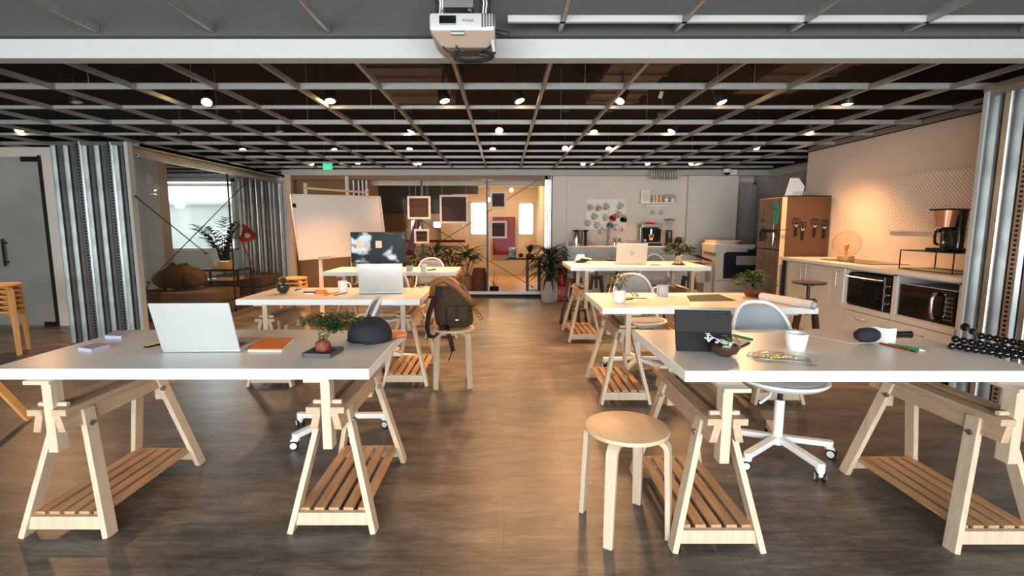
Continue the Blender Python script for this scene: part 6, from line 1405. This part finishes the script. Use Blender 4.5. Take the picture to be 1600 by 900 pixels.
# raised rear right table
p = PZ(912, 411, ZR3); t = thing('open_book', 'small open book standing on the raised rear right table', 'book', (p.x, p.y, ZR3), .1)
b = B(); b.prism([(-.08, 0, 0), (.0, 0, .0), (.08, 0, .035), (-.01, 0, .055)], (0, .12, 0)); mk('book_cover', b, 'black', t)
b = B(); b.prism([(-.10, .05, .02), (.02, .05, .05), (.02, .05, .10), (-.07, .05, .10)], (0, .006, 0)); b.prism([(-.03, -.003, .058), (.10, -.003, .040), (.09, -.003, .055), (-.02, -.003, .07)], (0, .12, 0)); mk('pages', b, 'paper', t)
slab('paper_sheet', ((926, 413), (962, 412.5), (958, 409.5), (925, 409.5)), ZR3, .006, 'paper', 'paper stack between the open book and the laptop on the raised table', 'paper')
slab('card', ((1013, 414.5), (1030, 415), (1033, 413.4), (1017, 413)), ZR3, .002, 'greenmat', 'small green card right of the laptop on the raised table', 'card')
p = PZ(1060, 413.5, ZR3); t = thing('bonsai', 'spreading bonsai with pale roots on the raised rear right table', 'plant', (p.x, p.y, ZR3))
b = B(); b.lathe([(0, 0), (.07, 0), (.075, .012), (0, .012)]); mk('tray', b, 'rattan', t)
b = B()
for k in range(9): a_ = k * .7; b.tube([(.05 * math.cos(a_), .035 * math.sin(a_), .012), (.03 * math.cos(a_ + .4), .02 * math.sin(a_), .05), (.015 * math.cos(a_), .0, .09), (.07 * math.cos(a_), .04 * math.sin(a_), .14)], .008, 6)
mk('root', b, 'seatwood', t, smooth='all')
b = B()
for k in range(330):
    a_ = random.uniform(0, 6.28); r_ = random.uniform(0, 1) ** .6 * .17; z_ = .10 + .13 * (1 - r_ / .3) + random.uniform(-.05, .04); b.leaf((r_ * math.cos(a_), r_ * .6 * math.sin(a_), z_), (math.cos(a_), math.sin(a_), random.uniform(-.5, .6)), .055, .034, .4, seg=2)
mk('foliage', b, 'leaf', t, smooth='all')

# ================================================================ BACKPACK
t = thing('backpack', 'brown canvas backpack with open tan leather flap sitting on a round stool', 'backpack', (-.40, 4.02, .475), .10)
def wob(b, a=.006):
    for v in b.bm.verts: v.co.x += a * math.sin(v.co.z * 38 + v.co.y * 21); v.co.y += a * math.sin(v.co.z * 29 + v.co.x * 33)
b = B(); b.loft([(0, 0, 0, .135, .095, 3), (0, 0, .03, .155, .11, 3), (-.005, 0, .12, .158, .115, 3), (-.015, 0, .22, .150, .11, 2.8), (-.035, .0, .30, .140, .10, 2.6), (-.05, .0, .345, .125, .088, 2.4)], 28); wob(b); mk('bag_body', b, 'canvas', t, smooth='all', sub=1)
b = B(); b.loft([(-.055, -.0, .325, .138, .10, 2.4), (-.055, .0, .37, .125, .09, 2.2), (-.06, .01, .40, .085, .06, 2), (-.06, .01, .41, .03, .02, 2)], 28); wob(b, .008)
for v in b.bm.verts:
    if v.co.x > .0: v.co.z -= (v.co.x) * .9
mk('top_flap', b, 'leather', t, smooth='all', sub=1)
b = B(); b.tube([(-.17, -.07, .26), (-.16, -.09, .36), (-.08, -.10, .39), (.02, -.105, .33), (.11, -.11, .24), (.16, -.09, .18)], .03, 8, flat=(.028, .012)); mk('flap_edge', b, 'leather', t, smooth='all')
b = B(); b.prism([(-.15, -.098, .27), (-.11, -.105, .345), (-.085, -.108, .25)], (0, .03, 0)); mk('opening', b, 'denim', t)
b = B(); b.loft([(.02, -.115, .05, .085, .035, 3), (.02, -.12, .10, .088, .04, 3), (.02, -.118, .17, .08, .035, 3), (.02, -.11, .185, .07, .025, 3)], 20); mk('front_pocket', b, 'canvas', t, smooth='all')
b = B(); b.box((.02, -.156, .145), (.16, .010, .085), Matrix.Rotation(-.08, 3, 'X'), .004); mk('pocket_flap', b, 'canvas', t)
b = B(); b.b2(.005, .032, -.172, -.160, .075, .185); mk('pocket_strap', b, 'strap', t); b = B(); b.b2(.006, .031, -.176, -.168, .078, .088, .002); mk('buckle', b, 'chrome', t)
b = B(); b.tube([(-.13, -.02, .33), (-.16, -.09, .24), (-.20, -.12, .12), (-.215, -.12, .02), (-.20, -.13, -.05), (-.15, -.15, -.055), (-.10, -.15, .0), (-.06, -.13, .03)], .02, 8, flat=(.022, .007)); mk('shoulder_strap', b, 'strap', t, smooth='all')
b = B(); b.tube([(-.06, -.135, .03), (-.05, -.18, -.01), (-.03, -.19, -.08), (-.015, -.19, -.16)], .02, 8, flat=(.017, .004)); mk('hanging_strap', b, 'strap', t, smooth='all')
b = B(); b.tube([(-.02, -.19, -.15), (-.035, -.19, -.20), (-.05, -.19, -.235)], .004, 6); mk('cord', b, 'strap', t)
b = B()
for k in range(12):
    u = k / 11; x = .06 + .135 * u; z = .31 - .23 * u; b.tube([(x - .02, -.06, z + .04), (x + .015, -.05, z + .03), (x + .03, -.05, z - .015), (x, -.05, z - .02)], .007, 6)
mk('leather_lacing', b, 'leather', t, smooth='all')
b = B()
for k in range(6): b.box((-.16 + .012 * k, -.02, .36 + .014 * math.sin(k * 2)), (.03, .05, .035), Matrix.Rotation(k * .5, 3, 'Y'), .006)
mk('buckled_side_strap', b, 'leather', t, smooth='all')
